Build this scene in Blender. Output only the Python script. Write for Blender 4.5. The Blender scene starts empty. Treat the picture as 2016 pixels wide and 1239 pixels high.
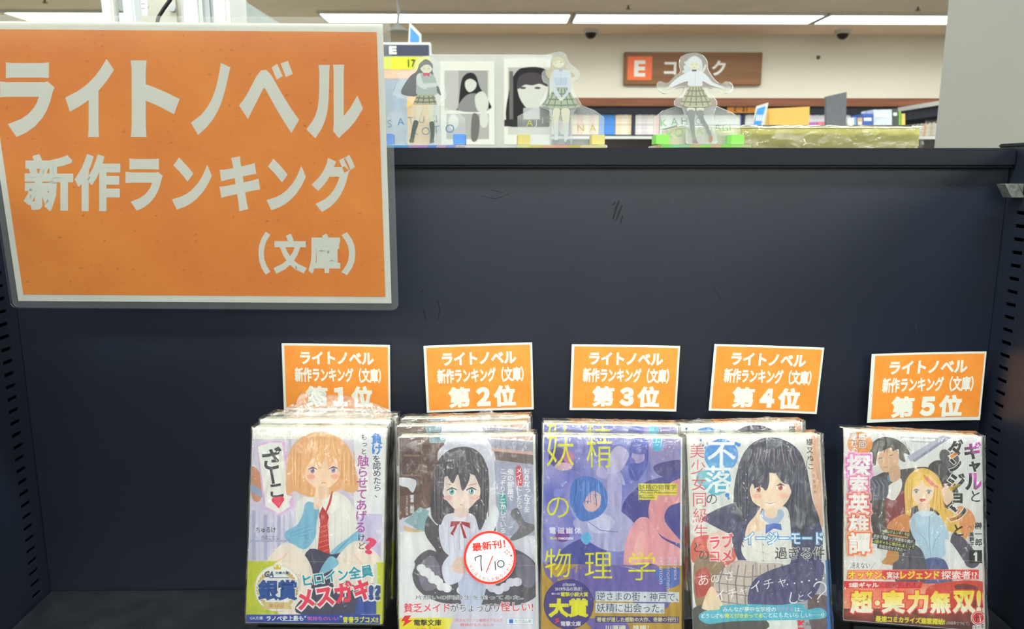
import bpy, bmesh, math, random
import numpy as np
from mathutils import Vector, Matrix, noise
from mathutils.geometry import tessellate_polygon
random.seed(7)
S = bpy.context.scene
C = S.collection
EYE = 1.38                       # eye height; the display top is just above it
R = math.radians

# ------------------------------------------------------------------ camera
PITCH, YAW, FPX, CX, CY = R(10.5), R(1.0), 1500.0, 1008.0, 619.5
FW = Vector((math.sin(YAW) * math.cos(PITCH), math.cos(YAW) * math.cos(PITCH), -math.sin(PITCH)))
RT = Vector((math.cos(YAW), -math.sin(YAW), 0))
UP = RT.cross(FW)
CAM = Vector((0, 0, EYE))
cd = bpy.data.cameras.new('camera'); co = bpy.data.objects.new('camera', cd); C.objects.link(co)
co.matrix_world = Matrix(((RT.x, UP.x, -FW.x, 0), (RT.y, UP.y, -FW.y, 0), (RT.z, UP.z, -FW.z, EYE), (0, 0, 0, 1)))
cd.sensor_width = 36; cd.lens = FPX / 2016 * 36; cd.clip_start = 0.02; cd.clip_end = 60
cd.dof.use_dof = True; cd.dof.focus_distance = 0.62; cd.dof.aperture_fstop = 16
S.camera = co

# ------------------------------------------------------------------ world, exposure
w = bpy.data.worlds.new('world'); S.world = w; w.use_nodes = True
w.node_tree.nodes['Background'].inputs[0].default_value = (1, .97, .92, 1)
w.node_tree.nodes['Background'].inputs[1].default_value = 0.06
S.view_settings.view_transform = 'Standard'; S.view_settings.look = 'None'
S.view_settings.gamma = 1; S.view_settings.use_curve_mapping = False
S.view_settings.exposure = 0.0
S.cycles.transparent_max_bounces = 32
S.cycles.max_bounces = 10
CEIL = EYE + 1.45
LAMP_W = 64.0                    # watts of one 2.4 m ceiling fixture
LAMP_COL = (0.93, 1.0, 0.96)

def U(px, py, Y):
    """the point at depth Y seen at photo pixel (px, py)"""
    d = FW + RT * ((px - CX) / FPX) + UP * ((CY - py) / FPX)
    return CAM + d * (Y / d.y)
def UX(px, py, X):
    d = FW + RT * ((px - CX) / FPX) + UP * ((CY - py) / FPX)
    return CAM + d * (X / d.x)

# ------------------------------------------------------------------ materials
def lin(c):
    return tuple(((v / 255) / 12.92 if v / 255 <= .04045 else ((v / 255 + .055) / 1.055) ** 2.4) for v in c[:3]) + (1,)
def nodes(name):
    m = bpy.data.materials.new(name); m.use_nodes = True
    return m, m.node_tree.nodes, m.node_tree.links, m.node_tree.nodes['Principled BSDF']
def coord(N, L, scale, kind='Object'):
    tc = N.new('ShaderNodeTexCoord'); mp = N.new('ShaderNodeMapping'); mp.inputs['Scale'].default_value = scale
    L.new(tc.outputs[kind], mp.inputs[0]); return mp.outputs[0]
def mat(name, col, rough=.5, metal=0, var=.06, scale=40, bump=0.0, bscale=400, spec=.5, stretch=(1, 1, 1), col2=None, trans=0, coat=0):
    m, N, L, b = nodes(name)
    v = coord(N, L, tuple(scale * s for s in stretch))
    n = N.new('ShaderNodeTexNoise'); n.inputs['Scale'].default_value = 1; n.inputs['Detail'].default_value = 5
    L.new(v, n.inputs['Vector'])
    r = N.new('ShaderNodeValToRGB'); c = lin(col); c2 = lin(col2) if col2 else tuple(x * (1 - var * 2) for x in c[:3]) + (1,)
    r.color_ramp.elements[0].position = .3; r.color_ramp.elements[1].position = .7
    r.color_ramp.elements[0].color = c2; r.color_ramp.elements[1].color = c if col2 else tuple(min(1, x * (1 + var)) for x in c[:3]) + (1,)
    L.new(n.outputs[0], r.inputs[0]); L.new(r.outputs[0], b.inputs['Base Color'])
    b.inputs['Roughness'].default_value = rough; b.inputs['Metallic'].default_value = metal
    b.inputs['Specular IOR Level'].default_value = spec; b.inputs['Coat Weight'].default_value = coat
    if bump:
        v2 = coord(N, L, tuple(bscale * s for s in stretch))
        n2 = N.new('ShaderNodeTexNoise'); n2.inputs['Scale'].default_value = 1; n2.inputs['Detail'].default_value = 3
        L.new(v2, n2.inputs['Vector'])
        bp = N.new('ShaderNodeBump'); bp.inputs['Strength'].default_value = bump; bp.inputs['Distance'].default_value = .001
        L.new(n2.outputs[0], bp.inputs['Height']); L.new(bp.outputs[0], b.inputs['Normal'])
    if trans:
        out = N['Material Output']; t = N.new('ShaderNodeBsdfTranslucent'); mx = N.new('ShaderNodeMixShader')
        L.new(r.outputs[0], t.inputs[0]); mx.inputs[0].default_value = trans
        L.new(b.outputs[0], mx.inputs[1]); L.new(t.outputs[0], mx.inputs[2]); L.new(mx.outputs[0], out.inputs[0])
    return m
def emat(name, col, s):
    m, N, L, b = nodes(name)
    b.inputs['Base Color'].default_value = (.8, .8, .8, 1)
    b.inputs['Emission Color'].default_value = col + (1,); b.inputs['Emission Strength'].default_value = s
    return m
def print_mat(name, rough=.38, trans=0, gain=1.0):
    m, N, L, b = nodes(name)
    a = N.new('ShaderNodeAttribute'); a.attribute_name = 'Col'
    v = coord(N, L, (900, 900, 900)); n = N.new('ShaderNodeTexNoise'); n.inputs['Scale'].default_value = 1
    L.new(v, n.inputs['Vector'])
    mp = N.new('ShaderNodeMapRange'); mp.inputs[3].default_value = 1.03 * gain; mp.inputs[4].default_value = 1.15 * gain
    L.new(n.outputs[0], mp.inputs[0])
    mx = N.new('ShaderNodeVectorMath'); mx.operation = 'SCALE'
    L.new(a.outputs['Color'], mx.inputs[0]); L.new(mp.outputs[0], mx.inputs['Scale'])
    L.new(mx.outputs[0], b.inputs['Base Color']); b.inputs['Roughness'].default_value = rough
    b.inputs['Specular IOR Level'].default_value = .35
    if trans:
        out = N['Material Output']; t = N.new('ShaderNodeBsdfTranslucent'); m2 = N.new('ShaderNodeMixShader')
        L.new(mx.outputs[0], t.inputs[0]); m2.inputs[0].default_value = trans
        L.new(b.outputs[0], m2.inputs[1]); L.new(t.outputs[0], m2.inputs[2]); L.new(m2.outputs[0], out.inputs[0])
    return m
def clear_mat(name, tint, haze, rough=.05, bump=0., bscale=(60, 60, 60), gain=1.0, hazecol=(225, 228, 228), detail=4, spark=0):
    """clear sheet plastic: see-through, a little milky, with real reflections broken up by wrinkles"""
    m, N, L, b = nodes(name); out = N['Material Output']; N.remove(b)
    t = N.new('ShaderNodeBsdfTransparent'); t.inputs[0].default_value = tint + (1,)
    d = N.new('ShaderNodeBsdfDiffuse'); d.inputs[0].default_value = lin(hazecol)
    g = N.new('ShaderNodeBsdfGlossy'); g.inputs['Roughness'].default_value = rough; g.inputs[0].default_value = (1, 1, 1, 1)
    m1 = N.new('ShaderNodeMixShader'); m1.inputs[0].default_value = haze
    L.new(t.outputs[0], m1.inputs[1]); L.new(d.outputs[0], m1.inputs[2])
    m2 = N.new('ShaderNodeMixShader'); fr = N.new('ShaderNodeFresnel'); fr.inputs[0].default_value = 1.45
    mu = N.new('ShaderNodeMath'); mu.operation = 'MULTIPLY'; mu.inputs[1].default_value = gain; mu.use_clamp = True
    L.new(fr.outputs[0], mu.inputs[0]); L.new(mu.outputs[0], m2.inputs[0])
    L.new(m1.outputs[0], m2.inputs[1]); L.new(g.outputs[0], m2.inputs[2]); L.new(m2.outputs[0], out.inputs[0])
    if bump:
        v = coord(N, L, bscale); n = N.new('ShaderNodeTexNoise'); n.inputs['Scale'].default_value = 1
        n.inputs['Detail'].default_value = detail; n.inputs['Distortion'].default_value = .6
        L.new(v, n.inputs['Vector'])
        v2 = coord(N, L, tuple(x * .33 for x in bscale)); vo = N.new('ShaderNodeTexVoronoi'); vo.feature = 'DISTANCE_TO_EDGE'
        vo.inputs['Scale'].default_value = 1; L.new(v2, vo.inputs['Vector'])
        ad = N.new('ShaderNodeMath'); ad.operation = 'ADD'; L.new(n.outputs[0], ad.inputs[0]); L.new(vo.outputs['Distance'], ad.inputs[1])
        bp = N.new('ShaderNodeBump'); bp.inputs['Strength'].default_value = bump; bp.inputs['Distance'].default_value = .002
        L.new(ad.outputs[0], bp.inputs['Height']); L.new(bp.outputs[0], g.inputs['Normal']); L.new(bp.outputs[0], fr.inputs['Normal'])
    return m
M = {}
M['navy'] = mat('navy_painted_steel', (21, 27, 40), .38, var=.07, scale=14, bump=.15, bscale=1500, spec=.65)
M['navy_rail'] = mat('navy_painted_rail', (15, 18, 28), .5, var=.05, scale=20, bump=.12, bscale=1500, spec=.25)
M['slot_dark'] = mat('dark_cavity', (8, 9, 12), .8)
M['shelf_floor'] = mat('scuffed_black_shelf', (12, 13, 17), .5, scale=60, col2=(26, 28, 34), bump=.3, bscale=500)
M['bracket'] = mat('worn_zinc_bracket', (148, 154, 148), .38, metal=.6, var=.2, scale=300)
M['scuff'] = mat('black_scuff', (14, 15, 19), .7)
M['white_plastic'] = mat('white_plastic', (196, 198, 195), .35, var=.02)
M['grey_plastic'] = mat('grey_plastic', (190, 194, 200), .4, var=.02)
M['black_rubber'] = mat('black_rubber', (16, 16, 18), .4)
M['ceiling'] = mat('ceiling_board', (246, 232, 212), .9, var=.03, scale=3, bump=.1, bscale=80)
M['wall'] = mat('painted_wall', (214, 211, 196), .8, var=.015, scale=2, bump=.05)
M['floor'] = mat('tan_floor_tile', (112, 106, 94), .5, var=.08, scale=4)
M['pillar'] = mat('light_grey_pillar_paint', (140, 139, 135), .6, var=.02, scale=3, bump=.06, bscale=300)
M['walnut'] = mat('brown_wood_cornice', (112, 62, 34), .45, var=.2, scale=12, stretch=(.2, 3, 3))
M['board_brown'] = mat('brown_sign_wood', (128, 84, 42), .45, var=.14, scale=5, stretch=(.3, 3, 3))
M['sign_orange'] = mat('orange_sign_square', (232, 104, 48), .4, var=.02)
M['sign_white'] = mat('white_sign_letter', (225, 226, 220), .4, var=.01)
M['paper'] = mat('white_card_paper', (218, 220, 212), .55, var=.015, scale=60, trans=.15)
M['card_white'] = mat('white_card_stock', (214, 216, 208), .55, var=.015, scale=60)
def orange_mat(name, hi, lo, scale, trans):
    m, N, L, b = nodes(name)
    v = coord(N, L, (scale,) * 3); n = N.new('ShaderNodeTexNoise'); n.inputs['Scale'].default_value = 1; n.inputs['Detail'].default_value = 7; n.inputs['Roughness'].default_value = .62
    L.new(v, n.inputs['Vector'])
    r = N.new('ShaderNodeValToRGB'); r.color_ramp.elements[0].position = .3; r.color_ramp.elements[1].position = .68
    r.color_ramp.elements[0].color = lin(lo); r.color_ramp.elements[1].color = lin(hi); L.new(n.outputs[0], r.inputs[0])
    v2 = coord(N, L, (scale * 26, scale * 40, scale * 30)); n2 = N.new('ShaderNodeTexNoise'); n2.inputs['Scale'].default_value = 1; n2.inputs['Detail'].default_value = 3
    L.new(v2, n2.inputs['Vector'])
    r2 = N.new('ShaderNodeValToRGB'); r2.color_ramp.elements[0].position = .25; r2.color_ramp.elements[1].position = .36
    r2.color_ramp.elements[0].color = (.6, .52, .42, 1); r2.color_ramp.elements[1].color = (1, 1, 1, 1); L.new(n2.outputs[0], r2.inputs[0])
    mx = N.new('ShaderNodeMix'); mx.data_type = 'RGBA'; mx.blend_type = 'MULTIPLY'; mx.inputs[0].default_value = .8
    L.new(r.outputs[0], mx.inputs[6]); L.new(r2.outputs[0], mx.inputs[7]); L.new(mx.outputs[2], b.inputs['Base Color'])
    b.inputs['Roughness'].default_value = .5
    if trans:
        out = N['Material Output']; t = N.new('ShaderNodeBsdfTranslucent'); m2 = N.new('ShaderNodeMixShader')
        L.new(mx.outputs[2], t.inputs[0]); m2.inputs[0].default_value = trans
        L.new(b.outputs[0], m2.inputs[1]); L.new(t.outputs[0], m2.inputs[2]); L.new(m2.outputs[0], out.inputs[0])
    return m
M['orange_big'] = orange_mat('orange_mottled_print', (238, 152, 48), (226, 126, 38), 9, .2)
M['orange_card'] = orange_mat('orange_card_print', (238, 152, 62), (228, 132, 48), 40, 0)
M['letter_big'] = mat('unprinted_white_lettering', (216, 219, 210), .5, var=.01, trans=.15)
M['letter'] = mat('white_lettering', (222, 222, 210), .5, var=.01)
M['print'] = print_mat('colour_print', gain=.95)
M['print_flat'] = print_mat('matt_colour_print', .6, gain=.74)
M['print_acrylic'] = print_mat('acrylic_back_print', .4, gain=.46)
M['cover'] = mat('coated_cover_paper', (226, 226, 222), .35, var=.01)
M['pages'] = mat('cream_page_edges', (222, 219, 198), .8, scale=1, col2=(196, 192, 170), bump=.5, bscale=2500, stretch=(1, 1, 1))
M['film'] = clear_mat('shrink_film', (.995, .997, .995), .02, .08, bump=1.0, bscale=(210, 55, 150), gain=1.6)
M['film_loose'] = clear_mat('crumpled_film', (.96, .97, .965), .14, .06, bump=1.0, bscale=(160, 240, 200), gain=2.6)
M['film_pack'] = clear_mat('package_film', (.98, .985, .98), .03, .05, bump=1.0, bscale=(70, 90, 90), gain=2.4)
M['laminate'] = clear_mat('laminating_film', (.98, .985, .98), .06, .12, gain=.9)
M['lam_front'] = clear_mat('laminate_gloss', (1, 1, 1), .012, .10, gain=.8, bump=.05, bscale=(12, 12, 12))
M['acrylic'] = clear_mat('clear_acrylic', (.95, .965, .97), .13, .03, gain=1.3)
M['acrylic_edge'] = clear_mat('acrylic_cut_edge', (.85, .9, .9), .5, .1, gain=2, hazecol=(240, 245, 240))
M['stand'] = mat('black_metal_stand', (18, 19, 23), .5)
M['khaki'] = mat('khaki_board', (178, 173, 88), .5, var=.05, scale=12)
M['khaki_edge'] = mat('cream_package_edge', (200, 194, 156), .6)
M['navy_far'] = mat('navy_wall_shelving', (34, 40, 62), .5)
M['dark_top'] = mat('dark_glossy_cabinet', (30, 20, 22), .25)
M['mustard'] = mat('mustard_card', (212, 168, 84), .55, var=.03)
M['slate'] = mat('slate_grey_board', (92, 95, 102), .5)
M['duct'] = mat('grey_ceiling_panel', (150, 158, 156), .5)
M['lamp'] = emat('lit_diffuser', LAMP_COL, 5.0)
M['dome'] = mat('black_camera_dome', (10, 10, 11), .15)
M['brass'] = mat('dull_sprinkler_metal', (90, 78, 60), .4, metal=.6)

# ------------------------------------------------------------------ object helpers
def tag(o, label=None, cat=None, group=None, kind=None):
    for k, v in (('label', label), ('category', cat), ('group', group), ('kind', kind)):
        if v: o[k] = v
    return o
def thing(name, label, cat, loc=(0, 0, 0), rot=None, group=None):
    o = bpy.data.objects.new(name, None); C.objects.link(o); o.empty_display_size = .01
    o.matrix_world = Matrix.Translation(loc) @ (rot.to_4x4() if rot else Matrix.Identity(4))
    return tag(o, label, cat, group)
def from_bm(name, bm, m, parent=None, smooth=False):
    me = bpy.data.meshes.new(name); bm.normal_update(); bm.to_mesh(me); bm.free()
    for mm in (m if isinstance(m, (list, tuple)) else [m]): me.materials.append(mm)
    if smooth:
        for p in me.polygons: p.use_smooth = True
    return link(name, me, parent)
def link(name, me, parent=None):
    o = bpy.data.objects.new(name, me); C.objects.link(o)
    if parent: o.parent = parent
    return o
def rel(parent, p):
    """a world point in the parent's own frame"""
    return parent.matrix_world.inverted() @ Vector(p)
def box(bm, x0, x1, y0, y1, z0, z1, bev=0, mi=0):
    r = bmesh.ops.create_cube(bm, size=1)
    vs = r['verts']
    for v in vs: v.co = Vector(((x0 + x1) / 2 + v.co.x * (x1 - x0), (y0 + y1) / 2 + v.co.y * (y1 - y0), (z0 + z1) / 2 + v.co.z * (z1 - z0)))
    fs = list({f for v in vs for f in v.link_faces})
    for f in fs: f.material_index = mi
    if bev:
        es = list({e for v in vs for e in v.link_edges})
        bmesh.ops.bevel(bm, geom=es, offset=bev, segments=2, affect='EDGES')
    return bm
def bx(name, x0, x1, y0, y1, z0, z1, m, parent=None, bev=0):
    """a box given in world coordinates"""
    bm = bmesh.new(); box(bm, x0, x1, y0, y1, z0, z1, bev)
    if parent: bmesh.ops.transform(bm, matrix=parent.matrix_world.inverted(), verts=bm.verts)
    return from_bm(name, bm, m, parent)
def prism(bm, pts, z0, z1, mi=0, mside=None):
    """outline in x,y extruded from z0 to z1"""
    a = [bm.verts.new((p[0], p[1], z1)) for p in pts]; b = [bm.verts.new((p[0], p[1], z0)) for p in pts]
    n = len(pts)
    for t in tessellate_polygon([[Vector((p[0], p[1], 0)) for p in pts]]):
        for vs in (a, b):
            try: bm.faces.new([vs[i] for i in t]).material_index = mi
            except ValueError: pass
    for i in range(n):
        f = bm.faces.new((a[i], a[(i + 1) % n], b[(i + 1) % n], b[i])); f.material_index = mi if mside is None else mside
    bmesh.ops.recalc_face_normals(bm, faces=bm.faces)
def tube(bm, path, r, seg=8):
    rings = []
    for i, p in enumerate(path):
        p = Vector(p); t = (Vector(path[min(i + 1, len(path) - 1)]) - Vector(path[max(i - 1, 0)])).normalized()
        a = t.orthogonal().normalized() if abs(t.z) > .99 else t.cross(Vector((0, 0, 1))).normalized(); b = t.cross(a)
        rings.append([bm.verts.new(p + (a * math.cos(k * 2 * math.pi / seg) + b * math.sin(k * 2 * math.pi / seg)) * r) for k in range(seg)])
    for u, v in zip(rings, rings[1:]):
        for k in range(seg): bm.faces.new((u[k], u[(k + 1) % seg], v[(k + 1) % seg], v[k]))
    bm.faces.new(rings[0]); bm.faces.new(rings[-1])
    bmesh.ops.recalc_face_normals(bm, faces=bm.faces)
def copy_tree(o, parent=None):
    c = o.copy(); C.objects.link(c)
    if parent: c.parent = parent
    for ch in list(o.children): copy_tree(ch, c)
    return c
def frame(o3, x3, y3):
    """a frame on a printed face: origin, x and y directions; z comes out of the face"""
    X = (x3 - o3).normalized(); Z = X.cross((y3 - o3).normalized()).normalized(); Y = Z.cross(X)
    return Matrix((X, Y, Z)).transposed()

# ------------------------------------------------------------------ flat print: shapes and lettering as coloured faces
FC = {}
LEV = {}
def glyphs(body, bold):
    """triangles of a string. Thick kanji get a bar along each outline edge (their counters would close
    up under a plain offset); the bars sit on their own thin levels so that no two faces coincide"""
    kanji = bold > .004 and any('\u4e00' <= c <= '\u9fff' for c in body)
    k = (body, 0 if kanji else bold)
    if k not in FC:
        c = bpy.data.curves.new('lettering', 'FONT'); c.body = body; c.size = 1; c.resolution_u = 2 if kanji else 3; c.offset = k[1]
        o = bpy.data.objects.new('lettering', c); me = bpy.data.meshes.new_from_object(o)
        n = len(me.vertices); co_ = np.zeros(n * 3); me.vertices.foreach_get('co', co_); co_ = co_.reshape(-1, 3)[:, :2]
        FC[k] = (co_, [tuple(p.vertices) for p in me.polygons])
        bpy.data.objects.remove(o); bpy.data.curves.remove(c); bpy.data.meshes.remove(me)
    if not kanji: return FC[k]
    k2 = (body, round(bold, 4), 'bars')
    if k2 not in FC:
        v, fs = FC[k]; cnt = {}
        for f in fs:
            for i in range(len(f)):
                e = (f[i], f[(i + 1) % len(f)]); key = (min(e), max(e)); cnt[key] = cnt.get(key, 0) + 1
        es = [e for e, n in cnt.items() if n == 1]
        V = [v]; F = list(fs); b = len(v); h = bold; lev = [0] * len(v); n_ = 0
        for (i, j) in es:
            d = v[j] - v[i]; L_ = np.hypot(*d)
            if L_ < 1e-6: continue
            d = d / L_; nn = np.array((-d[1], d[0])); p, q = v[i] - d * h * .85, v[j] + d * h * .85
            V.append(np.array([p + nn * h, q + nn * h, q - nn * h, p - nn * h])); F += [(b, b + 1, b + 2), (b, b + 2, b + 3)]; b += 4
            lev += [1 + n_ % 7] * 4; n_ += 1
        FC[k2] = (np.vstack(V), F); LEV[id(F)] = np.array(lev)
    return FC[k2]
EMC = glyphs('国', 0)[0]; EM0 = (EMC.min(0) + EMC.max(0)) / 2; EMS = float((EMC.max(0) - EMC.min(0)).max()) / .92
def crom(pts, n=6):
    out = []; k = len(pts)
    for i in range(k):
        p0, p1, p2, p3 = (np.array(pts[(i + j) % k], float) for j in (-1, 0, 1, 2))
        for s in range(n):
            t = s / n
            out.append(tuple(.5 * ((2 * p1) + (p2 - p0) * t + (2 * p0 - 5 * p1 + 4 * p2 - p3) * t * t + (3 * p1 - p0 - 3 * p2 + p3) * t ** 3)))
    return out
class Art:
    """a list of coloured shapes in crop coordinates: photo x = x0 + x/s"""
    def __init__(s, x0=0, y0=0, sc=1): s.o = (x0, y0, sc); s.items = []
    def at(s, x0, y0, sc): s.o = (x0, y0, sc); return s
    def _px(s, a):
        a = np.asarray(a, float); return np.c_[s.o[0] + a[:, 0] / s.o[2], s.o[1] + a[:, 1] / s.o[2]]
    def _add(s, v, f, col, raw=None):
        v = np.asarray(v, float)
        cols = [col(*p) for p in v] if callable(col) else [col] * len(v)
        s.items.append((s._px(v), f, np.array([lin(c)[:3] for c in cols])))
    def poly(s, pts, col, sm=True, n=5):
        p = crom(pts, n) if sm else pts
        s._add(p, tessellate_polygon([[Vector((q[0], q[1], 0)) for q in p]]), col)
    def rect(s, x0, y0, x1, y1, col, sk=0): s._add([(x0, y0), (x1, y0 + sk), (x1, y1 + sk), (x0, y1)], [(0, 1, 2), (0, 2, 3)], col)
    def ell(s, cx, cy, rx, ry, col, rot=0, n=28):
        c, q = math.cos(R(rot)), math.sin(R(rot))
        p = [(cx, cy)] + [(cx + rx * math.cos(a) * c - ry * math.sin(a) * q, cy + rx * math.cos(a) * q + ry * math.sin(a) * c) for a in (2 * math.pi * k / n for k in range(n))]
        s._add(p, [(0, 1 + k, 1 + (k + 1) % n) for k in range(n)], col)
    def ring(s, cx, cy, r, wd, col, n=48, a0=0, a1=360):
        v = []; f = []
        for k in range(n + 1):
            a = R(a0 + (a1 - a0) * k / n); v += [(cx + (r - wd / 2) * math.cos(a), cy + (r - wd / 2) * math.sin(a)), (cx + (r + wd / 2) * math.cos(a), cy + (r + wd / 2) * math.sin(a))]
            if k: i = 2 * k; f += [(i - 2, i - 1, i + 1), (i - 2, i + 1, i)]
        s._add(v, f, col)
    def line(s, pts, wd, col, taper=True):
        pts = [np.array(p, float) for p in pts]; n = len(pts); v = []; f = []
        for i, p in enumerate(pts):
            t = pts[min(i + 1, n - 1)] - pts[max(i - 1, 0)]; t = t / (np.linalg.norm(t) + 1e-9); nn = np.array((-t[1], t[0]))
            q = wd / 2 * ((.35 + .65 * math.sin(math.pi * (i + .5) / n)) if taper else 1)
            v += [p + nn * q, p - nn * q]
            if i: f += [(2 * i - 2, 2 * i - 1, 2 * i + 1), (2 * i - 2, 2 * i + 1, 2 * i)]
        s._add(v, f, col)
    def grid(s, x0, y0, x1, y1, nx, ny, fn):
        v = [(x0 + (x1 - x0) * i / nx, y0 + (y1 - y0) * j / ny) for j in range(ny + 1) for i in range(nx + 1)]
        f = []
        for j in range(ny):
            for i in range(nx):
                a = j * (nx + 1) + i; f += [(a, a + 1, a + nx + 2), (a, a + nx + 2, a + nx + 1)]
        s._add(v, f, fn)
    def text(s, body, x0, y0, x1, y1, col, bold=.02, rot=0, out=None, shear=0):
        """fitted to the box (x0,y0)-(x1,y1), then turned by rot degrees (anticlockwise) about its centre"""
        base = glyphs(body, bold)[0]; lo, hi = base.min(0), base.max(0)
        for bb, cc in (([(bold + out[1], out[0])] if out else []) + [(bold, col)]):
            v, f = glyphs(body, bb)
            q = np.c_[x0 + (v[:, 0] - lo[0]) / (hi[0] - lo[0]) * (x1 - x0), y1 - (v[:, 1] - lo[1]) / (hi[1] - lo[1]) * (y1 - y0)]
            c = np.array(((x0 + x1) / 2, (y0 + y1) / 2)); q = q - c; q[:, 0] -= q[:, 1] * shear
            a = R(rot); q = np.c_[q[:, 0] * math.cos(a) + q[:, 1] * math.sin(a), -q[:, 0] * math.sin(a) + q[:, 1] * math.cos(a)] + c
            s._add(q, f, cc)
    def ch(s, c, cx, cy, em, col, bold=.02, rot=0, out=None, sx=1):
        for bb, cc in (([(bold + out[1], out[0])] if out else []) + [(bold, col)]):
            v, f = glyphs(c, bb); q = (v - EM0) / EMS * em; q[:, 1] *= -1; q[:, 0] *= sx
            a = R(rot); q = np.c_[q[:, 0] * math.cos(a) + q[:, 1] * math.sin(a), -q[:, 0] * math.sin(a) + q[:, 1] * math.cos(a)]
            s._add(q + np.array((cx, cy)), f, cc)
    def col(s, body, cx, y0, y1, wd, col, bold=.02, slant=0, out=None):
        """a vertical column of characters; slant = sideways drift from top to bottom"""
        n = len(body); st = (y1 - y0) / n
        for i, c in enumerate(body):
            if c == ' ': continue
            y = y0 + st * (i + .5); x = cx + slant * (i + .5) / n; em = min(wd, st * 1.02)
            small = c in 'っゃゅょッャュョ、。'
            s.ch(c, x + (em * .12 if small else 0), y - (em * .1 if small else 0), em, col(i, n) if callable(col) else col, bold, 90 if c in 'ー―：～' else 0, out, sx=max(1, min(1.25, wd / em)) if not small else 1)
def homog(px, wh):
    A = []; 
    for (x, y), (u, v) in zip(px, wh):
        A += [[x, y, 1, 0, 0, 0, -u * x, -u * y, -u], [0, 0, 0, x, y, 1, -v * x, -v * y, -v]]
    return np.linalg.svd(np.array(A))[2][-1].reshape(3, 3)
def hmap(H, p):
    q = np.c_[p, np.ones(len(p))] @ H.T; return q[:, :2] / q[:, 2:3]
def clip_tri(P, Cc, rc):
    poly = list(zip(P, Cc))
    for ax, lim, sg in ((0, rc[0], 1), (0, rc[2], -1), (1, rc[1], 1), (1, rc[3], -1)):
        if not poly: return None
        o = []
        for i in range(len(poly)):
            a, b = poly[i - 1], poly[i]; da, db = sg * (a[0][ax] - lim), sg * (b[0][ax] - lim)
            if (da >= 0) != (db >= 0):
                t = da / (da - db); o.append((a[0] + (b[0] - a[0]) * t, a[1] + (b[1] - a[1]) * t))
            if db >= 0: o.append(b)
        poly = o
    return poly if len(poly) > 2 else None
def print_mesh(name, art, fn, rc, to3, parent, m, z0=.00006, dz=.000008, one=False):
    """fn: photo pixels -> flat (u,v); clipped to rc=(u0,v0,u1,v1); to3(u,v,z) -> parent's frame"""
    V = []; F = []; CL = []; seen = []
    for (p, fs, cols) in art.items:
        q = fn(p); lv = LEV.get(id(fs)); b0, b1 = q.min(0), q.max(0)
        # each shape lies just above the highest shape that it overlaps
        li = max([s_[2] for s_ in seen if s_[0][0] < b1[0] and s_[1][0] > b0[0] and s_[0][1] < b1[1] and s_[1][1] > b0[1]], default=0)
        seen.append((b0, b1, li + (1 if lv is None else 8)))
        zs = z0 + dz * (li + (lv if lv is not None else np.zeros(len(q))))
        inside = (q[:, 0] >= rc[0]) & (q[:, 0] <= rc[2]) & (q[:, 1] >= rc[1]) & (q[:, 1] <= rc[3])
        if inside.all():
            b = len(V); V += [to3(a[0], a[1], z) for a, z in zip(q, zs)]; CL += list(cols); F += [tuple(b + i for i in f) for f in fs]
        else:
            for f in fs:
                P = q[list(f)]
                if P[:, 0].max() < rc[0] or P[:, 0].min() > rc[2] or P[:, 1].max() < rc[1] or P[:, 1].min() > rc[3]: continue
                z = zs[f[0]]; r = clip_tri([q[i] for i in f], [cols[i] for i in f], rc)
                if r:
                    b = len(V)
                    for a, c in r: V.append(to3(a[0], a[1], z)); CL.append(c)
                    F.append(tuple(range(b, b + len(r))))
    me = bpy.data.meshes.new(name); me.from_pydata([tuple(v) for v in V], [], F); me.materials.append(m)
    at = me.color_attributes.new('Col', 'FLOAT_COLOR', 'POINT')
    at.data.foreach_set('color', np.c_[np.array(CL), np.ones(len(CL))].ravel())
    # all faces look outwards
    bm = bmesh.new(); bm.from_mesh(me); bm.normal_update()
    a_, b_, c_ = to3(0, 0, 0), to3(0, 0, 1), None
    out = (Vector(b_) - Vector(a_)).normalized()
    fl = [f for f in bm.faces if f.normal.dot(out) < 0]
    if fl: bmesh.ops.reverse_faces(bm, faces=fl)
    bm.to_mesh(me); bm.free()
    return link(name, me, parent)
# ================================================================== the room
def struct(o): o['kind'] = 'structure'; return o
X0, X1, Y0, Y1 = -9.0, 9.0, -6.5, 8.45
struct(bx('floor', X0, X1, Y0, Y1, -.1, 0, M['floor']))
struct(bx('ceiling', X0, X1, Y0, Y1, CEIL, CEIL + .1, M['ceiling']))
struct(bx('wall_back', X0, X1, Y1, Y1 + .1, -.1, CEIL + .1, M['wall']))
struct(bx('wall_front', X0, X1, Y0 - .1, Y0, -.1, CEIL + .1, M['wall']))
struct(bx('wall_left', X0 - .1, X0, Y0, Y1, -.1, CEIL + .1, M['wall']))
struct(bx('wall_right', X1, X1 + .1, Y0, Y1, -.1, CEIL + .1, M['wall']))
# square pillar standing right behind the display, cut by the right edge of the frame
px_ = U(1838, 285, 1.67)
struct(bx('trim_1', px_.x, px_.x + .6, 1.07, 1.67, 0, CEIL, M['pillar'], bev=.004))

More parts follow.
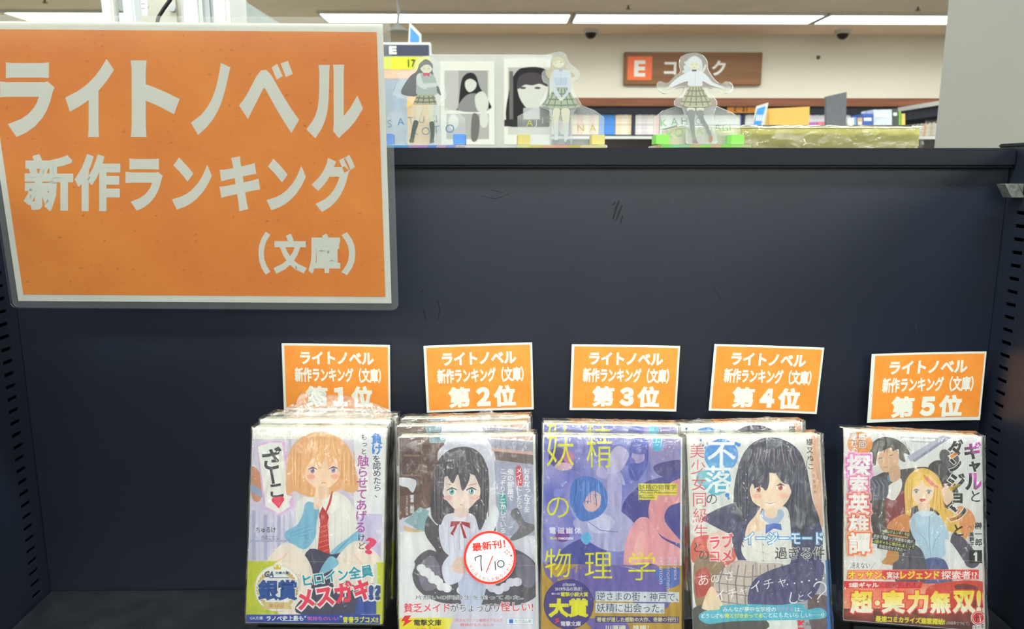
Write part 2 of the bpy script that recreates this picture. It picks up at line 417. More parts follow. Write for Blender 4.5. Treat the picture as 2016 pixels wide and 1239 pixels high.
# ceiling fixtures: real lamps in rows over the whole shop
def fixture(x0, x1, yc, label, grp, wd=.40):
    t = thing('ceiling_light', label, 'ceiling light', ((x0 + x1) / 2, yc, CEIL), group=grp)
    bm = bmesh.new(); hw = (x1 - x0) / 2; h = wd / 2
    for a, b, c, d in ((-hw - .02, hw + .02, -h - .02, -h), (-hw - .02, hw + .02, h, h + .02), (-hw - .02, -hw, -h, h), (hw, hw + .02, -h, h)):
        box(bm, a, b, c, d, -.025, -.0005)
    from_bm('frame', bm, M['white_plastic'], t)
    bm = bmesh.new(); box(bm, -hw, hw, -h, h, -.018, -.002); from_bm('diffuser', bm, M['lamp'], t)
    ld = bpy.data.lights.new('lamp_light', 'AREA'); ld.shape = 'RECTANGLE'; ld.size = x1 - x0; ld.size_y = wd
    ld.energy = LAMP_W * {7.54: .33, 5.0: .8, 2.5: .7, 0.1: 1.2, -2.3: 1.5, -4.7: 1.5}[yc] * (x1 - x0) / 2.45; ld.color = LAMP_COL; ld.spread = R(150 if yc > 7 else 180)
    lo = bpy.data.objects.new('lamp_light', ld); C.objects.link(lo); lo.parent = t; lo.location = (0, 0, -.03)
    return t
xa = U(632, 32, 7.54).x; sp = U(1125, 32, 7.54).x - xa
fixture(U(14, 24, 7.4).x, U(420, 24, 7.4).x, 7.54, 'bright white strip light above the top left corner of the orange sign', None)
names = ['first long strip light right of the big orange sign, over the standees', 'second long strip light, over the brown comics sign', 'rightmost strip light, running behind the grey pillar']
for k in range(3): fixture(xa + sp * k + .03, xa + sp * (k + 1) - .03, 7.54, names[k], None)
for yc in (5.0, 2.5, 0.1, -2.3, -4.7):
    for k in range(-2, 3):
        fixture(k * 3.3 - 1.22, k * 3.3 + 1.22, yc, 'long white ceiling strip light nearer than the back row, above the frame', 'ceiling lights outside the frame', wd=.2)

# unseen bookcases added behind the viewer to darken the display panel, lowest part most
t = thing('added_dark_bookcase', 'dark bookcase across the aisle, behind the viewer and outside the frame', 'bookcase', (-1.9, -1.55, 0))
for k in range(4): bx('shelf', -4.2, .25, -1.9, -1.5, .1 + .44 * k, .13 + .44 * k, M['navy_far'], t)
bx('back_panel', -4.2, .25, -1.93, -1.901, .0, 1.6, M['navy_far'], t)
for x in (-4.23, -2.0, .251): bx('upright', x, x + .025, -1.9, -1.48, 0, 1.6, M['navy_far'], t)
t = thing('added_dark_bookcase', 'low dark bookcase across the aisle on the right, outside the frame', 'bookcase', (2.3, -1.55, 0))
for k in range(3): bx('shelf', .3, 4.2, -1.9, -1.5, .1 + .38 * k, .13 + .38 * k, M['navy_far'], t)
bx('back_panel', .3, 4.2, -1.93, -1.901, .0, 1.2, M['navy_far'], t)
for x in (.28, 4.201): bx('upright', x, x + .018, -1.9, -1.48, 0, 1.2, M['navy_far'], t)

def dome(px, py, label):
    p = U(px, py, 8.2); t = thing('dome_camera', label, 'camera', (p.x, 8.2, CEIL))
    bm = bmesh.new(); bmesh.ops.create_cone(bm, cap_ends=True, segments=24, radius1=.075, radius2=.085, depth=.035, matrix=Matrix.Translation((0, 0, -.018)))
    from_bm('housing', bm, M['white_plastic'], t)
    bm = bmesh.new(); bmesh.ops.create_uvsphere(bm, u_segments=20, v_segments=12, radius=.058)
    for v in bm.verts: v.co.z = min(v.co.z, 0) - .035
    from_bm('dome', bm, M['dome'], t, True)
dome(1163, 68, 'small black dome camera on the ceiling, above the middle standee')
dome(1659, 68, 'small black dome camera on the ceiling, right of the brown comics sign')
def sprinkler(x, y, label):
    t = thing('sprinkler', label, 'sprinkler', (x, y, CEIL))
    bm = bmesh.new(); bmesh.ops.create_cone(bm, cap_ends=True, segments=16, radius1=.03, radius2=.035, depth=.008, matrix=Matrix.Translation((0, 0, -.004))); from_bm('flange', bm, M['ceiling'], t)
    bm = bmesh.new(); tube(bm, [(0, 0, -.004), (0, 0, -.035)], .008); bmesh.ops.create_cone(bm, cap_ends=True, segments=12, radius1=.022, radius2=.022, depth=.004, matrix=Matrix.Translation((0, 0, -.036)))
    from_bm('head', bm, M['brass'], t)
for px, py, s in ((1237, 8, 'tiny sprinkler head on the ceiling, above the left end of the brown comics sign'), (1808, 9, 'tiny sprinkler head on the ceiling, beside the grey pillar'), (88, 0, 'tiny sprinkler head on the ceiling, above the top left of the orange sign')):
    yy = 1.45 / math.tan(math.atan((CY - py) / FPX) - PITCH) ; sprinkler(U(px, py, yy).x, yy, s)
# small wall sensor
t = thing('wall_sensor', 'tiny dull sensor button on the back wall, right of the brown comics sign', 'sensor', U(1611, 113, 8.449))
bm = bmesh.new(); bmesh.ops.create_cone(bm, cap_ends=True, segments=16, radius1=.02, radius2=.014, depth=.03, matrix=Matrix.Translation((0, -.015, 0)) @ Matrix.Rotation(R(90), 4, 'X')); from_bm('button', bm, M['brass'], t)

# ------------------------------------------------------------------ comics sign on the back wall
a, b = U(1229, 103, 8.42), U(1497, 168, 8.42); a2 = U(1497, 103, 8.42)
t = thing('section_sign', 'brown wooden sign with orange E square and white katakana, on the back wall', 'sign', ((a.x + b.x) / 2, 8.448, b.z))
bx('board', a.x, b.x, 8.40, 8.448, b.z, a.z, M['board_brown'], t, bev=.006)
c, d = U(1236, 111, 8.39), U(1283, 158, 8.39)
bx('orange_square', c.x, d.x, 8.392, 8.40, d.z, c.z, M['sign_orange'], t)
def solid_text(name, body, p0, p1, Y, m, parent, bold=.02, depth=.002):
    """raised lettering fitted between two pixel corners on the plane Y"""
    v, f = glyphs(body, bold); lo, hi = v.min(0), v.max(0); A, B = U(*p0, Y), U(*p1, Y)
    bm = bmesh.new(); vs = [bm.verts.new(rel(parent, (A.x + (q[0] - lo[0]) / (hi[0] - lo[0]) * (B.x - A.x), Y, B.z + (q[1] - lo[1]) / (hi[1] - lo[1]) * (A.z - B.z)))) for q in v]
    for g in f:
        try: bm.faces.new([vs[i] for i in g])
        except ValueError: pass
    r = bmesh.ops.extrude_face_region(bm, geom=list(bm.faces)); bmesh.ops.translate(bm, vec=(0, -depth, 0), verts=[e for e in r['geom'] if isinstance(e, bmesh.types.BMVert)])
    bmesh.ops.recalc_face_normals(bm, faces=bm.faces)
    return from_bm(name, bm, m, parent)
solid_text('letter', 'E', (1249, 119), (1270, 151), 8.392, M['sign_white'], t, .04)
for ch_, x0, x1, y0, y1 in (('コ', 1308, 1331, 122, 147), ('ミ', 1344, 1364, 121, 148), ('ッ', 1372, 1390, 126, 148), ('ク', 1402, 1428, 119, 149)):
    solid_text('letter', ch_, (x0, y0), (x1, y1), 8.40, M['sign_white'], t, .03)

# ------------------------------------------------------------------ wall shelving with comics
SY = 8.0; yb = 8.44
zt = U(1500, 194, SY).z; z1_ = U(1500, 211, SY).z; zsh = U(1500, 263, SY).z; zs2 = zsh - .235
t = thing('wall_bookcase', 'dark navy wall bookcase with a brown wooden cornice, full of comics along the back wall', 'bookcase', (1.5, SY, 0))
xl, xr = -1.2, 6.2
bx('cornice', xl, xr, SY - .06, yb, z1_, zt, M['walnut'], t, bev=.006)
bx('header', xl, xr, SY, yb, z1_ - .07, z1_ - .001, M['navy_far'], t)
bx('back_panel', xl, xr, yb - .02, yb, .05, z1_ - .072, M['navy_far'], t)
for k in range(9):
    zz = zsh - .012 - .235 * k
    if zz > .1: bx('shelf', xl, xr, SY + .01, yb - .022, zz - .022, zz, M['navy_far'], t)
bx('plinth', xl, xr, SY + .02, yb, 0, .05, M['navy_far'], t)
divs = [U(x, 240, SY).x for x in (813, 1030, 1247, 1464, 1681, 1898)]
for x in divs: bx('divider', x - .014, x + .014, SY - .002, SY + .009, .05, z1_ - .072, M['navy_far'], t)
pal = {}
def spine_mat(c):
    if c not in pal:
        n = 'spine_' + {0: 'red', 1: 'green', 2: 'blue'}[max(range(3), key=lambda i: c[i])]
        m, N, L, b_ = nodes(n); v = coord(N, L, (0, 0, 1), 'Generated')
        wv = N.new('ShaderNodeTexNoise'); wv.inputs['Scale'].default_value = 7; wv.inputs['Detail'].default_value = 0; L.new(v, wv.inputs['Vector'])
        r = N.new('ShaderNodeValToRGB'); r.color_ramp.interpolation = 'CONSTANT'; r.color_ramp.elements[0].color = lin(c); r.color_ramp.elements[1].position = .56; r.color_ramp.elements[1].color = lin(tuple(int(q * .8 + 20) for q in c))
        L.new(wv.outputs[0], r.inputs[0]); L.new(r.outputs[0], b_.inputs['Base Color']); b_.inputs['Roughness'].default_value = .4; pal[c] = m
    return pal[c]
bme = {}
def far_book(x, z, wdt, h, d, c, y, label, grp, rotz=0):
    k = (c, round(wdt, 4), round(h, 3))
    if k not in bme:
        bm = bmesh.new(); box(bm, -wdt / 2, wdt / 2, 0, d, 0, h); 
        me = bpy.data.meshes.new('comic_book'); bm.to_mesh(me); bm.free(); me.materials.append(spine_mat(c)); bme[k] = me
    o = link('comic_book', bme[k]); o.location = (x, y, z); o.rotation_euler = (0, 0, rotz)
    return tag(o, label, 'book', grp)
ranges = [  # pixel range on the top row, colours, words
    (1082, 1124, [(226, 220, 196), (214, 190, 200)], 'cream and pale pink'), (1124, 1180, [(232, 212, 188), (226, 190, 196), (220, 214, 190), (226, 186, 170)], 'peach and pink'),
    (1180, 1212, [(70, 140, 226)], 'bright blue'), (1212, 1243, [(236, 214, 186), (238, 226, 208)], 'peach and cream'),
    (1251, 1290, [(226, 218, 220), (216, 206, 212)], 'pale pinkish white'), (1290, 1300, [(236, 170, 176)], 'pink'), (1300, 1390, [(214, 222, 224), (222, 226, 226)], 'pale grey'),
    (1390, 1456, [(222, 222, 226), (228, 226, 226)], 'white'), (1456, 1461, [(110, 120, 190)], 'violet blue'), (1467, 1600, [(224, 226, 230), (230, 214, 226)], 'white and lilac'),
    (1600, 1678, [(214, 220, 232), (226, 216, 232)], 'pale lilac'), (1684, 1730, [(232, 226, 210), (206, 216, 226)], 'cream and pale blue'), (1730, 1768, [(190, 176, 150), (214, 214, 220)], 'beige and grey')]
def row(rs, z, wdt, h, lab, grp, zoff=''):
    for (p0, p1, cs, wd_) in rs:
        x = U(p0, 240, SY + .01).x + wdt / 2; xe = U(p1, 240, SY + .01).x; i = 0
        while x + wdt / 2 <= xe + .004:
            if all(abs(x - dv) > .014 + wdt / 2 for dv in divs):
                far_book(x, z, wdt * .9, h * (1 + .012 * (i % 3)), .13, cs[(i * 7 // 3) % len(cs)], SY + .012, 'comic with a %s spine %s' % (wd_, lab), '%s comics %s' % (wd_, lab))
            x += wdt; i += 1
row(ranges, zsh - .0115, .0205, .196, 'on the top row of the wall bookcase', None)
row([(1082, 1243, [(224, 222, 214), (214, 208, 206)], 'pale'), (1251, 1335, [(226, 228, 226), (232, 232, 228)], 'white'), ], zsh - .0115 - .235, .0205, .19, 'on the second row of the wall bookcase', None)

# right: free-standing bookcase running towards the camera
GX = 3.18; ya, yb2 = U(1775, 208, 1).x, 0
t = thing('side_bookcase', 'pale bookcase running towards the camera beside the grey pillar, packed with comics', 'bookcase', (GX, 5.9, 0))
gy1, gy0 = 6.15, 4.0; gz = EYE + .51
bx('top_board', GX - .03, GX + .45, gy0, gy1, gz - .03, gz, M['white_plastic'], t)
bx('dark_header', GX, GX + .45, gy0, gy1, gz - .10, gz - .031, M['navy_far'], t)
bx('back_panel', GX + .2, GX + .45, gy0, gy1, .02, gz - .101, M['grey_plastic'], t)
gzs = [gz - .34, gz - .61, gz - .88]
for z in gzs: bx('shelf', GX, GX + .199, gy0, gy1, z - .03, z, M['white_plastic'], t)
bx('plinth', GX + .02, GX + .45, gy0, gy1, 0, .019, M['navy_far'], t)
cs = [(232, 226, 206), (226, 206, 186), (222, 222, 214), (230, 178, 150), (214, 220, 222), (206, 200, 176)]
for r_, z in enumerate(gzs[:2]):
    y = gy1 - .03; i = 0
    while y > 4.2:
        far_book(GX + .02, z + .0003, .026, .19 + .01 * (i % 2), .15, cs[(i * 5 // 2 + r_) % 6], y, 'pale comic on the %s shelf of the side bookcase' % ('upper', 'lower')[r_], 'comics on the %s shelf of the side bookcase' % ('upper', 'lower')[r_], -R(90)); y -= .0275; i += 1

# ------------------------------------------------------------------ island cabinet and the things standing on it
IY = 3.2; it = EYE + .162
a = U(985, 268, IY)
it = a.z
t = thing('island_cabinet', 'low dark glossy cabinet with a white top edge, behind the display shelf', 'cabinet', (1.2, IY, 0))
bx('body', a.x, 2.75, IY, IY + .75, .0, it - .012, M['dark_top'], t, bev=.004)
bx('top_board', a.x - .01, 2.76, IY - .01, IY + .76, it - .0115, it, M['white_plastic'], t)
def slab_px(name, label, cat, pts, Y, th, m, parent=None, zmin=None, extra=None):
    """upright slab whose outline sits at the pixels pts on plane Y"""
    w_ = [U(x, y, Y) for x, y in pts]
    if zmin is not None: w_ = [Vector((p.x, p.y, zmin if i in zmin[1] else p.z)) if False else p for i, p in enumerate(w_)]
    bm = bmesh.new(); prism(bm, [(p.x, p.z) for p in w_], -th, 0)
    for v in bm.verts: v.co = Vector((v.co.x, Y - v.co.z - th * 0, v.co.y))
    if parent:
        bmesh.ops.transform(bm, matrix=parent.matrix_world.inverted(), verts=bm.verts); 
        bmesh.ops.recalc_face_normals(bm, faces=bm.faces); return from_bm(name, bm, m, parent)
    bmesh.ops.recalc_face_normals(bm, faces=bm.faces)
    return tag(from_bm(name, bm, m), label, cat)
def zpix(z, Y):   # pixel row of height z at depth Y on the axis
    e = math.atan((z - EYE) / Y); return CY - FPX * math.tan(e + PITCH)
by = zpix(it, IY + .2) - .2
slab_px('display_box', 'plain mustard yellow box standing on the dark cabinet, right of the blue card', 'box', [(1516, by), (1513, 214), (1594, 210), (1592, by)], IY + .15, .10, M['mustard'])
slab_px('divider_board', 'slate grey slanted board on the dark cabinet, right of the mustard box', 'board', [(1627, by), (1627, 190), (1667, 181), (1665, by)], IY + .18, .02, M['slate'])
t = thing('price_card', 'blue and white slanted card standing on the dark cabinet, left of the mustard box', 'card', U(1490, 250, IY + .12))
slab_px('card', None, None, [(1478, by), (1490, 209), (1513, 202), (1500, by)], IY + .12, .01, M['white_plastic'], t)
slab_px('blue_print', None, None, [(1483, 248), (1492, 214), (1507, 209), (1498, 246)], IY + .117, .002, mat('blue_card_print', (60, 136, 214)), t)
for k in range(4): slab_px('letter', None, None, [(1488 + k * 4, 238), (1490 + k * 4, 226), (1492 + k * 4, 226), (1490.5 + k * 4, 238)], IY + .1155, .001, M['sign_white'], t)
# orange shelf tag hooked to the header of the wall bookcase
t = thing('shelf_tag', 'small orange number tag reading E 21 hung on the wall bookcase header', 'tag', U(1460, 215, SY - .03))
slab_px('plate', None, None, [(1432, 222), (1432, 208), (1487, 208), (1487, 222)], SY - .02, .015, mat('orange_tag', (236, 152, 52)), t)
for s_, x0, x1 in (('E', 1446, 1450), ('-', 1454, 1457), ('21', 1461, 1471)):
    solid_text('letter', s_, (x0, 211 if s_ != '-' else 214), (x1, 219.5 if s_ != '-' else 215), SY - .021, M['black_rubber'], t, .03, .001)
# popular things between mustard box and pillar
cols = [((196, 120, 210), 'purple and white', 1586, 1607, 241), ((226, 130, 150), 'pink', 1612, 1630, 240), ((226, 224, 216), 'cream', 1634, 1641, 237), ((220, 220, 214), 'pale grey', 1645, 1662, 234), ((214, 222, 220), 'pale mint', 1669, 1682, 232),
        ((100, 170, 220), 'light blue', 1683, 1686, 231), ((190, 160, 126), 'tan', 1688, 1698, 232), ((44, 90, 176), 'royal blue', 1699, 1718, 224), ((196, 206, 226), 'pale blue', 1720, 1756, 216), ((60, 66, 62), 'charcoal and white', 1757, 1768, 214), ((110, 160, 60), 'leaf green', 1769, 1774, 219), ((220, 186, 90), 'yellow', 1775, 1782, 224)]
for c, wd_, x0, x1, y0 in cols:
    t = thing('boxed_set', '%s comic set on the dark cabinet between grey board and pillar' % wd_ if x0 > 1620 else '%s comic set standing on the dark cabinet just right of the mustard box' % wd_, 'book', U((x0 + x1) / 2, by, IY + .3))
    by3 = zpix(it, IY + .3) - .2
    slab_px('slipcase', None, None, [(x0, by3), (x0, y0), (x1, y0 - .5), (x1, by3)], IY + .3, .12, mat('slipcase_print', c, .4, var=.15, scale=30), t)
    if x1 - x0 > 8: slab_px('printed_label', None, None, [(x0 + 2, y0 + 14), (x0 + 2, y0 + 8), (x1 - 2, y0 + 8), (x1 - 2, y0 + 14)], IY + .298, .0018, M['sign_white'], t)

# ------------------------------------------------------------------ white display board with two printed comic pages
BY = 2.5
t = thing('display_board', 'white display board with two black and white printed sheets, behind the left standees', 'board', (U(965, 300, BY).x, BY, 0))
a, b = U(846, 107, BY), U(1086, 290, BY)
bx('panel', a.x, b.x, BY, BY + .02, .05, a.z, M['white_plastic'], t, bev=.002)
bx('foot', a.x, b.x, BY - .15, BY + .15, 0, .0495, M['white_plastic'], t)
def sheet(px0, py0, px1, py1, art, name='printed_sheet'):
    A, B = U(px0, py0, BY - .002), U(px1, py1, BY - .002)
    s_ = bx(name, A.x, B.x, BY - .003, BY - .0005, B.z, A.z, M['sign_white'], t)
    def fn(p): return p
    i = t.matrix_world.inverted()
    print_mesh('sheet_print', art, fn, (px0, py0, px1, py1), lambda u, v, z: i @ (U(u, v, BY - .0031) + Vector((0, -z, 0))), s_, M['print_flat'])
def pages():
    A = Art(740, 0, 3.996); k = (20, 22, 26); g = (165, 165, 168); w_ = (232, 234, 228)
    # left sheet: a small figure with long black hair in a room
    A.rect(540, 555, 890, 870, (176, 177, 176)); A.rect(540, 555, 650, 870, (206, 206, 204)); A.rect(880, 560, 892, 870, w_)
    A.poly([(650, 830), (670, 650), (700, 590), (750, 572), (790, 600), (820, 690), (890, 800), (890, 860), (650, 870)], k)
    A.poly([(705, 640), (745, 620), (790, 650), (780, 700), (735, 725), (705, 690)], w_)
    A.poly([(650, 870), (690, 770), (760, 735), (830, 760), (880, 870)], (150, 150, 154)); A.poly([(780, 760), (840, 720), (885, 790), (870, 870), (800, 870)], w_)
    A.rect(555, 895, 890, 1095, (190, 190, 188)); A.ell(850, 940, 36, 66, w_); A.poly([(760, 900), (815, 930), (800, 1095), (750, 1095)], (120, 118, 118)); A.ell(610, 960, 40, 60, w_)
    B = Art(740, 0, 3.996)
    B.rect(1040, 530, 1370, 1000, (200, 200, 198))
    B.poly([(1045, 990), (1050, 700), (1110, 560), (1200, 528), (1320, 540), (1368, 620), (1368, 990)], k)
    B.poly([(1120, 640), (1230, 600), (1345, 640), (1345, 760), (1290, 840), (1225, 880), (1160, 820), (1122, 740)], w_)
    B.poly([(1115, 700), (1130, 600), (1240, 570), (1350, 620), (1350, 680), (1290, 660), (1230, 672), (1170, 668)], (74, 66, 76))
    B.rect(1050, 560, 1080, 940, (120, 114, 116)); B.rect(1160, 850, 1290, 940, (196, 196, 200)); B.ell(1158, 692, 24, 9, (80, 80, 84)); B.ell(1272, 692, 24, 9, (80, 80, 84))
    B.rect(1010, 942, 1370, 995, (40, 40, 44)); B.rect(1040, 1000, 1370, 1060, (222, 222, 216))
    return A, B
A_, B_ = pages()
sheet(866, 122, 974, 285, A_); sheet(992, 116, 1082, 285, B_)

# ------------------------------------------------------------------ aisle number sign
NY = 3.0
t = thing('aisle_sign', 'aisle sign with navy E header and yellow 17 strip, beside the big orange sign', 'sign', (U(790, 280, NY).x, NY, 0))
a, b = U(700, 83, NY), U(852, 280, NY)
bx('panel', a.x, b.x, NY, NY + .03, .3, a.z, M['white_plastic'], t, bev=.003)
bx('post', a.x + .1, a.x + .14, NY + .005, NY + .025, 0, .2995, M['grey_plastic'], t)
def strip(name, x0, y0, x1, y1, m, Y=NY - .001):
    A, B = U(x0, y0, Y), U(x1, y1, Y); return bx(name, A.x, B.x, Y - .002, Y - .0003, B.z, A.z, m, t)
strip('navy_header', 706, 88, 845, 110, mat('navy_header_print', (44, 50, 72)))
strip('yellow_strip', 700, 112, 848, 137, mat('yellow_print', (196, 206, 32)))
strip('salmon_strip', 700, 137.5, 848, 155, mat('salmon_print', (236, 166, 140)))
strip('body_print', 700, 155.5, 848, 300, mat('blue_grey_print', (140, 152, 168)))
strip('orange_notice', 801, 190, 846, 296, mat('orange_notice_print', (214, 166, 96)), NY - .003)
solid_text('letter', 'E', (766, 91), (781, 107), NY - .003, M['sign_white'], t, .05)
solid_text('letter', '17', (803, 117), (818, 132), NY - .003, M['black_rubber'], t, .01)
# blue arrow-shaped board behind it
t = thing('blue_pointer_sign', 'small blue pointed sign with a white rim sticking up behind the aisle sign', 'sign', U(817, 84, NY + .3))
slab_px('white_rim', None, None, [(801, 130), (806, 44), (829, 67), (829, 130)], NY + .30, .02, M['white_plastic'], t)
slab_px('blue_face', None, None, [(806, 128), (808, 53), (825, 71), (825, 128)], NY + .298, .0015, mat('blue_face_print', (64, 132, 206)), t)
pp = U(815, 130, NY + .31); bx('post', pp.x - .015, pp.x + .015, NY + .302, NY + .318, 0, pp.z + .05, M['grey_plastic'], t)
# ceiling hook
p = U(783, 66, 6.3)
t = thing('ceiling_hanger', 'pale metal hanger dropping from the ceiling right of the big orange sign', 'hanger', (p.x, 6.3, CEIL))
bm = bmesh.new(); tube(bm, [(0, 0, -.0), (0, 0, -.1), (.012, 0, -.2), (0, 0, CEIL * 0 - .32)], .012); bmesh.ops.create_cone(bm, cap_ends=True, segments=14, radius1=.09, radius2=.03, depth=.05, matrix=Matrix.Translation((0, 0, -.33)))
from_bm('rod', bm, M['grey_plastic'], t)
bm = bmesh.new(); bmesh.ops.create_cone(bm, cap_ends=True, segments=14, radius1=.05, radius2=.06, depth=.02, matrix=Matrix.Translation((0, 0, -.01))); from_bm('mount', bm, M['brass'], t)
# ================================================================== the display shelf (nearest thing)
SXL, SXR, SB = -.4405, .462, .694
ZF, ZT = EYE - .403, EYE + .0222
shelf = thing('display_shelf', 'dark navy steel display shelf with slotted side panels, holding the ranked novels', 'shelf', ((SXL + SXR) / 2, SB, ZF - .02))
bx('back_panel', SXL, SXR, SB, SB + .018, ZF - .02, EYE + .0115, M['navy'], shelf)
bx('top_rail', SXL - .001, SXR + .001, SB - .0085, SB + .11, EYE + .0052, ZT, M['navy_rail'], shelf, bev=.0022)
bx('shelf_board', SXL + .0004, SXR - .0004, .30, SB - .0004, ZF - .02, ZF, M['shelf_floor'], shelf, bev=.001)
def side(name, xin, sg, y0, y1, zs, zstep, n, lean=0):
    """hollow slotted side panel; sg=-1 left, +1 right; slots y0..y1, first slot centre zs going down"""
    bm = bmesh.new(); t_ = .0014; A, B = sorted((xin, xin + sg * t_)); zb, ztop = ZF - .06, ZT + .0008
    ya, yb_ = .28, SB + .02; h = .0016
    box(bm, A, B, ya, y0, zb, ztop); box(bm, A, B, y1, yb_, zb, ztop)
    zc = ztop
    for i in range(n):
        z = zs - zstep * i; box(bm, A, B, y0, y1, z + h, zc)
        # rounded slot ends
        zc = z - h
    box(bm, A, B, y0, y1, zb, zc)
    A, B = sorted((xin + sg * .022, xin + sg * .028)); box(bm, A, B, ya, yb_, zb, ztop, mi=1)
    A, B = sorted((xin + sg * t_, xin + sg * .022)); box(bm, A, B, ya, yb_, ztop - .002, ztop); box(bm, A, B, ya, ya + .002, zb, ztop); box(bm, A, B, yb_ - .002, yb_, zb, ztop, mi=1)
    bmesh.ops.transform(bm, matrix=shelf.matrix_world.inverted(), verts=bm.verts)
    return from_bm(name, bm, [M['navy'], M['slot_dark']], shelf)
lt, lb = UX(10, 587.4, SXL), UX(66, 1176.4, SXL)
yc = (lt.y + lb.y) / 2; st_ = (lt.z - lb.z) / 25
side('side_panel', SXL - .0006, -1, yc - .0068, yc + .0068, lt.z + st_ * 9, st_, 35)
rt_, rb = UX(1986, 625.5, SXR), UX(1967, 773, SXR)
yr = (rt_.y + rb.y) / 2; st2 = (rt_.z - rb.z) / 6
side('side_panel', SXR + .0006, 1, yr - .0068, yr + .0068, rt_.z + st2 * 8, st2, 32)
bx('side_cap', SXR + .0008, SXR + .03, .28, SB + .02, ZT + .001, ZT + .0045, M['navy_rail'], shelf, bev=.001)
bx('side_cap', SXL - .03, SXL - .0008, .28, SB + .02, ZT + .001, ZT + .0045, M['navy_rail'], shelf, bev=.001)
# zinc bracket hooked into the right side panel
bm = bmesh.new()
w0 = [UX(x, y, SXR - .0015) for x, y in ((2003, 362), (2017, 389))]
yb0 = .671
for pts, dy in ((((1979, 363), (2003, 362), (2017, 389), (1992, 389)), 0), (((2004, 361.5), (2034, 363), (2046, 389), (2018, 389)), .002)):
    q = [U(x, y, yb0 + dy) for x, y in pts]; b2 = bmesh.new(); prism(b2, [(p.x, p.z) for p in q], -.012, 0)
    for v in b2.verts: v.co = Vector((v.co.x, yb0 + dy - v.co.z, v.co.y))
    tmp = bpy.data.meshes.new('t'); b2.to_mesh(tmp); b2.free(); bm.from_mesh(tmp); bpy.data.meshes.remove(tmp)
bmesh.ops.transform(bm, matrix=shelf.matrix_world.inverted(), verts=bm.verts); bmesh.ops.recalc_face_normals(bm, faces=bm.faces)
o = from_bm('bracket', bm, M['bracket'], shelf); o['label'] = 'worn grey zinc bracket on the right side panel'
# scuffs on the back panel
SC = Art(0, 0, 1); dk = (14, 15, 18)
rr = random.Random(3)
for pts, wd_ in ((((1207, 432), (1213, 410), (1219, 395)), 5), (((1213, 434), (1219, 418), (1225, 404)), 4), (((1221, 440), (1226, 424)), 3), (((1205, 405), (1212, 398)), 3), (((862, 592), (866, 612), (862, 630)), 2.5), (((834, 610), (838, 630)), 2.5), (((826, 577), (833, 571)), 2.5), (((948, 386), (975, 392), (1004, 382)), 1.6), (((968, 374), (990, 380)), 1.4), (((1404, 566), (1420, 590)), 1.2)):
    SC.line(pts, wd_, dk)
for k in range(26): x, y = rr.uniform(90, 1930), rr.uniform(345, 1130); SC.ell(x, y, rr.uniform(.5, 1.1), rr.uniform(.5, 1.0), (92, 96, 108), n=6)
for k in range(9): x, y = rr.uniform(300, 1900), rr.uniform(360, 900); SC.line([(x, y), (x + rr.uniform(-14, 14), y + rr.uniform(4, 24))], .8, (62, 66, 82))
inv = shelf.matrix_world.inverted()
def wall_fn(Y):
    def fn(p):
        o = []
        for a in p: q = U(a[0], a[1], Y); o.append((q.x, q.z))
        return np.array(o)
    return fn
o = print_mesh('scuff_marks', SC, wall_fn(SB), (-9, -9, 9, 9), lambda u, v, z: inv @ Vector((u, SB - z, v)), shelf, M['print_flat'], z0=.00008); o['kind'] = 'stuff'

def plane_fn(Mx):
    """photo pixels -> (x, y) in the plane z=0 of the frame Mx"""
    n = Mx.col[2].to_3d(); o = Mx.translation; inv_ = Mx.inverted()
    def fn(p):
        r = []
        for a in p:
            d = FW + RT * ((a[0] - CX) / FPX) + UP * ((CY - a[1]) / FPX)
            q = inv_ @ (CAM + d * ((o - CAM).dot(n) / d.dot(n))); r.append((q.x, q.y))
        return np.array(r)
    return fn
def pose(q, h):
    """q = centre x,y,z and lean, roll, turn in degrees of an upright rectangle; frame at its bottom centre, z towards the viewer"""
    rx, ry, rz = (R(v) for v in q[3:])
    def f(X, Z, Y0=0):
        x = X * math.cos(ry) - Z * math.sin(ry); z = X * math.sin(ry) + Z * math.cos(ry); y = z * math.sin(rx); z *= math.cos(rx)
        return Vector((x * math.cos(rz) - y * math.sin(rz), x * math.sin(rz) + y * math.cos(rz), z))
    X, Y = f(1, 0), f(0, 1); X.normalize(); Z = X.cross(Y).normalized(); Y = Z.cross(X)
    c = Vector((q[0], q[1], q[2] + EYE)) - Y * h / 2
    m = Matrix((X, Y, Z)).transposed().to_4x4(); m.translation = c
    return m
def root_m(name, label, cat, m, group=None):
    o = bpy.data.objects.new(name, None); C.objects.link(o); o.empty_display_size = .01; o.matrix_world = m
    return tag(o, label, cat, group)
def rrect(x0, y0, x1, y1, r, n=5):
    p = []
    for cx, cy, a0 in ((x1 - r, y1 - r, 0), (x0 + r, y1 - r, 90), (x0 + r, y0 + r, 180), (x1 - r, y0 + r, 270)):
        p += [(cx + r * math.cos(R(a0 + 90 * k / n)), cy + r * math.sin(R(a0 + 90 * k / n))) for k in range(n + 1)]
    return p

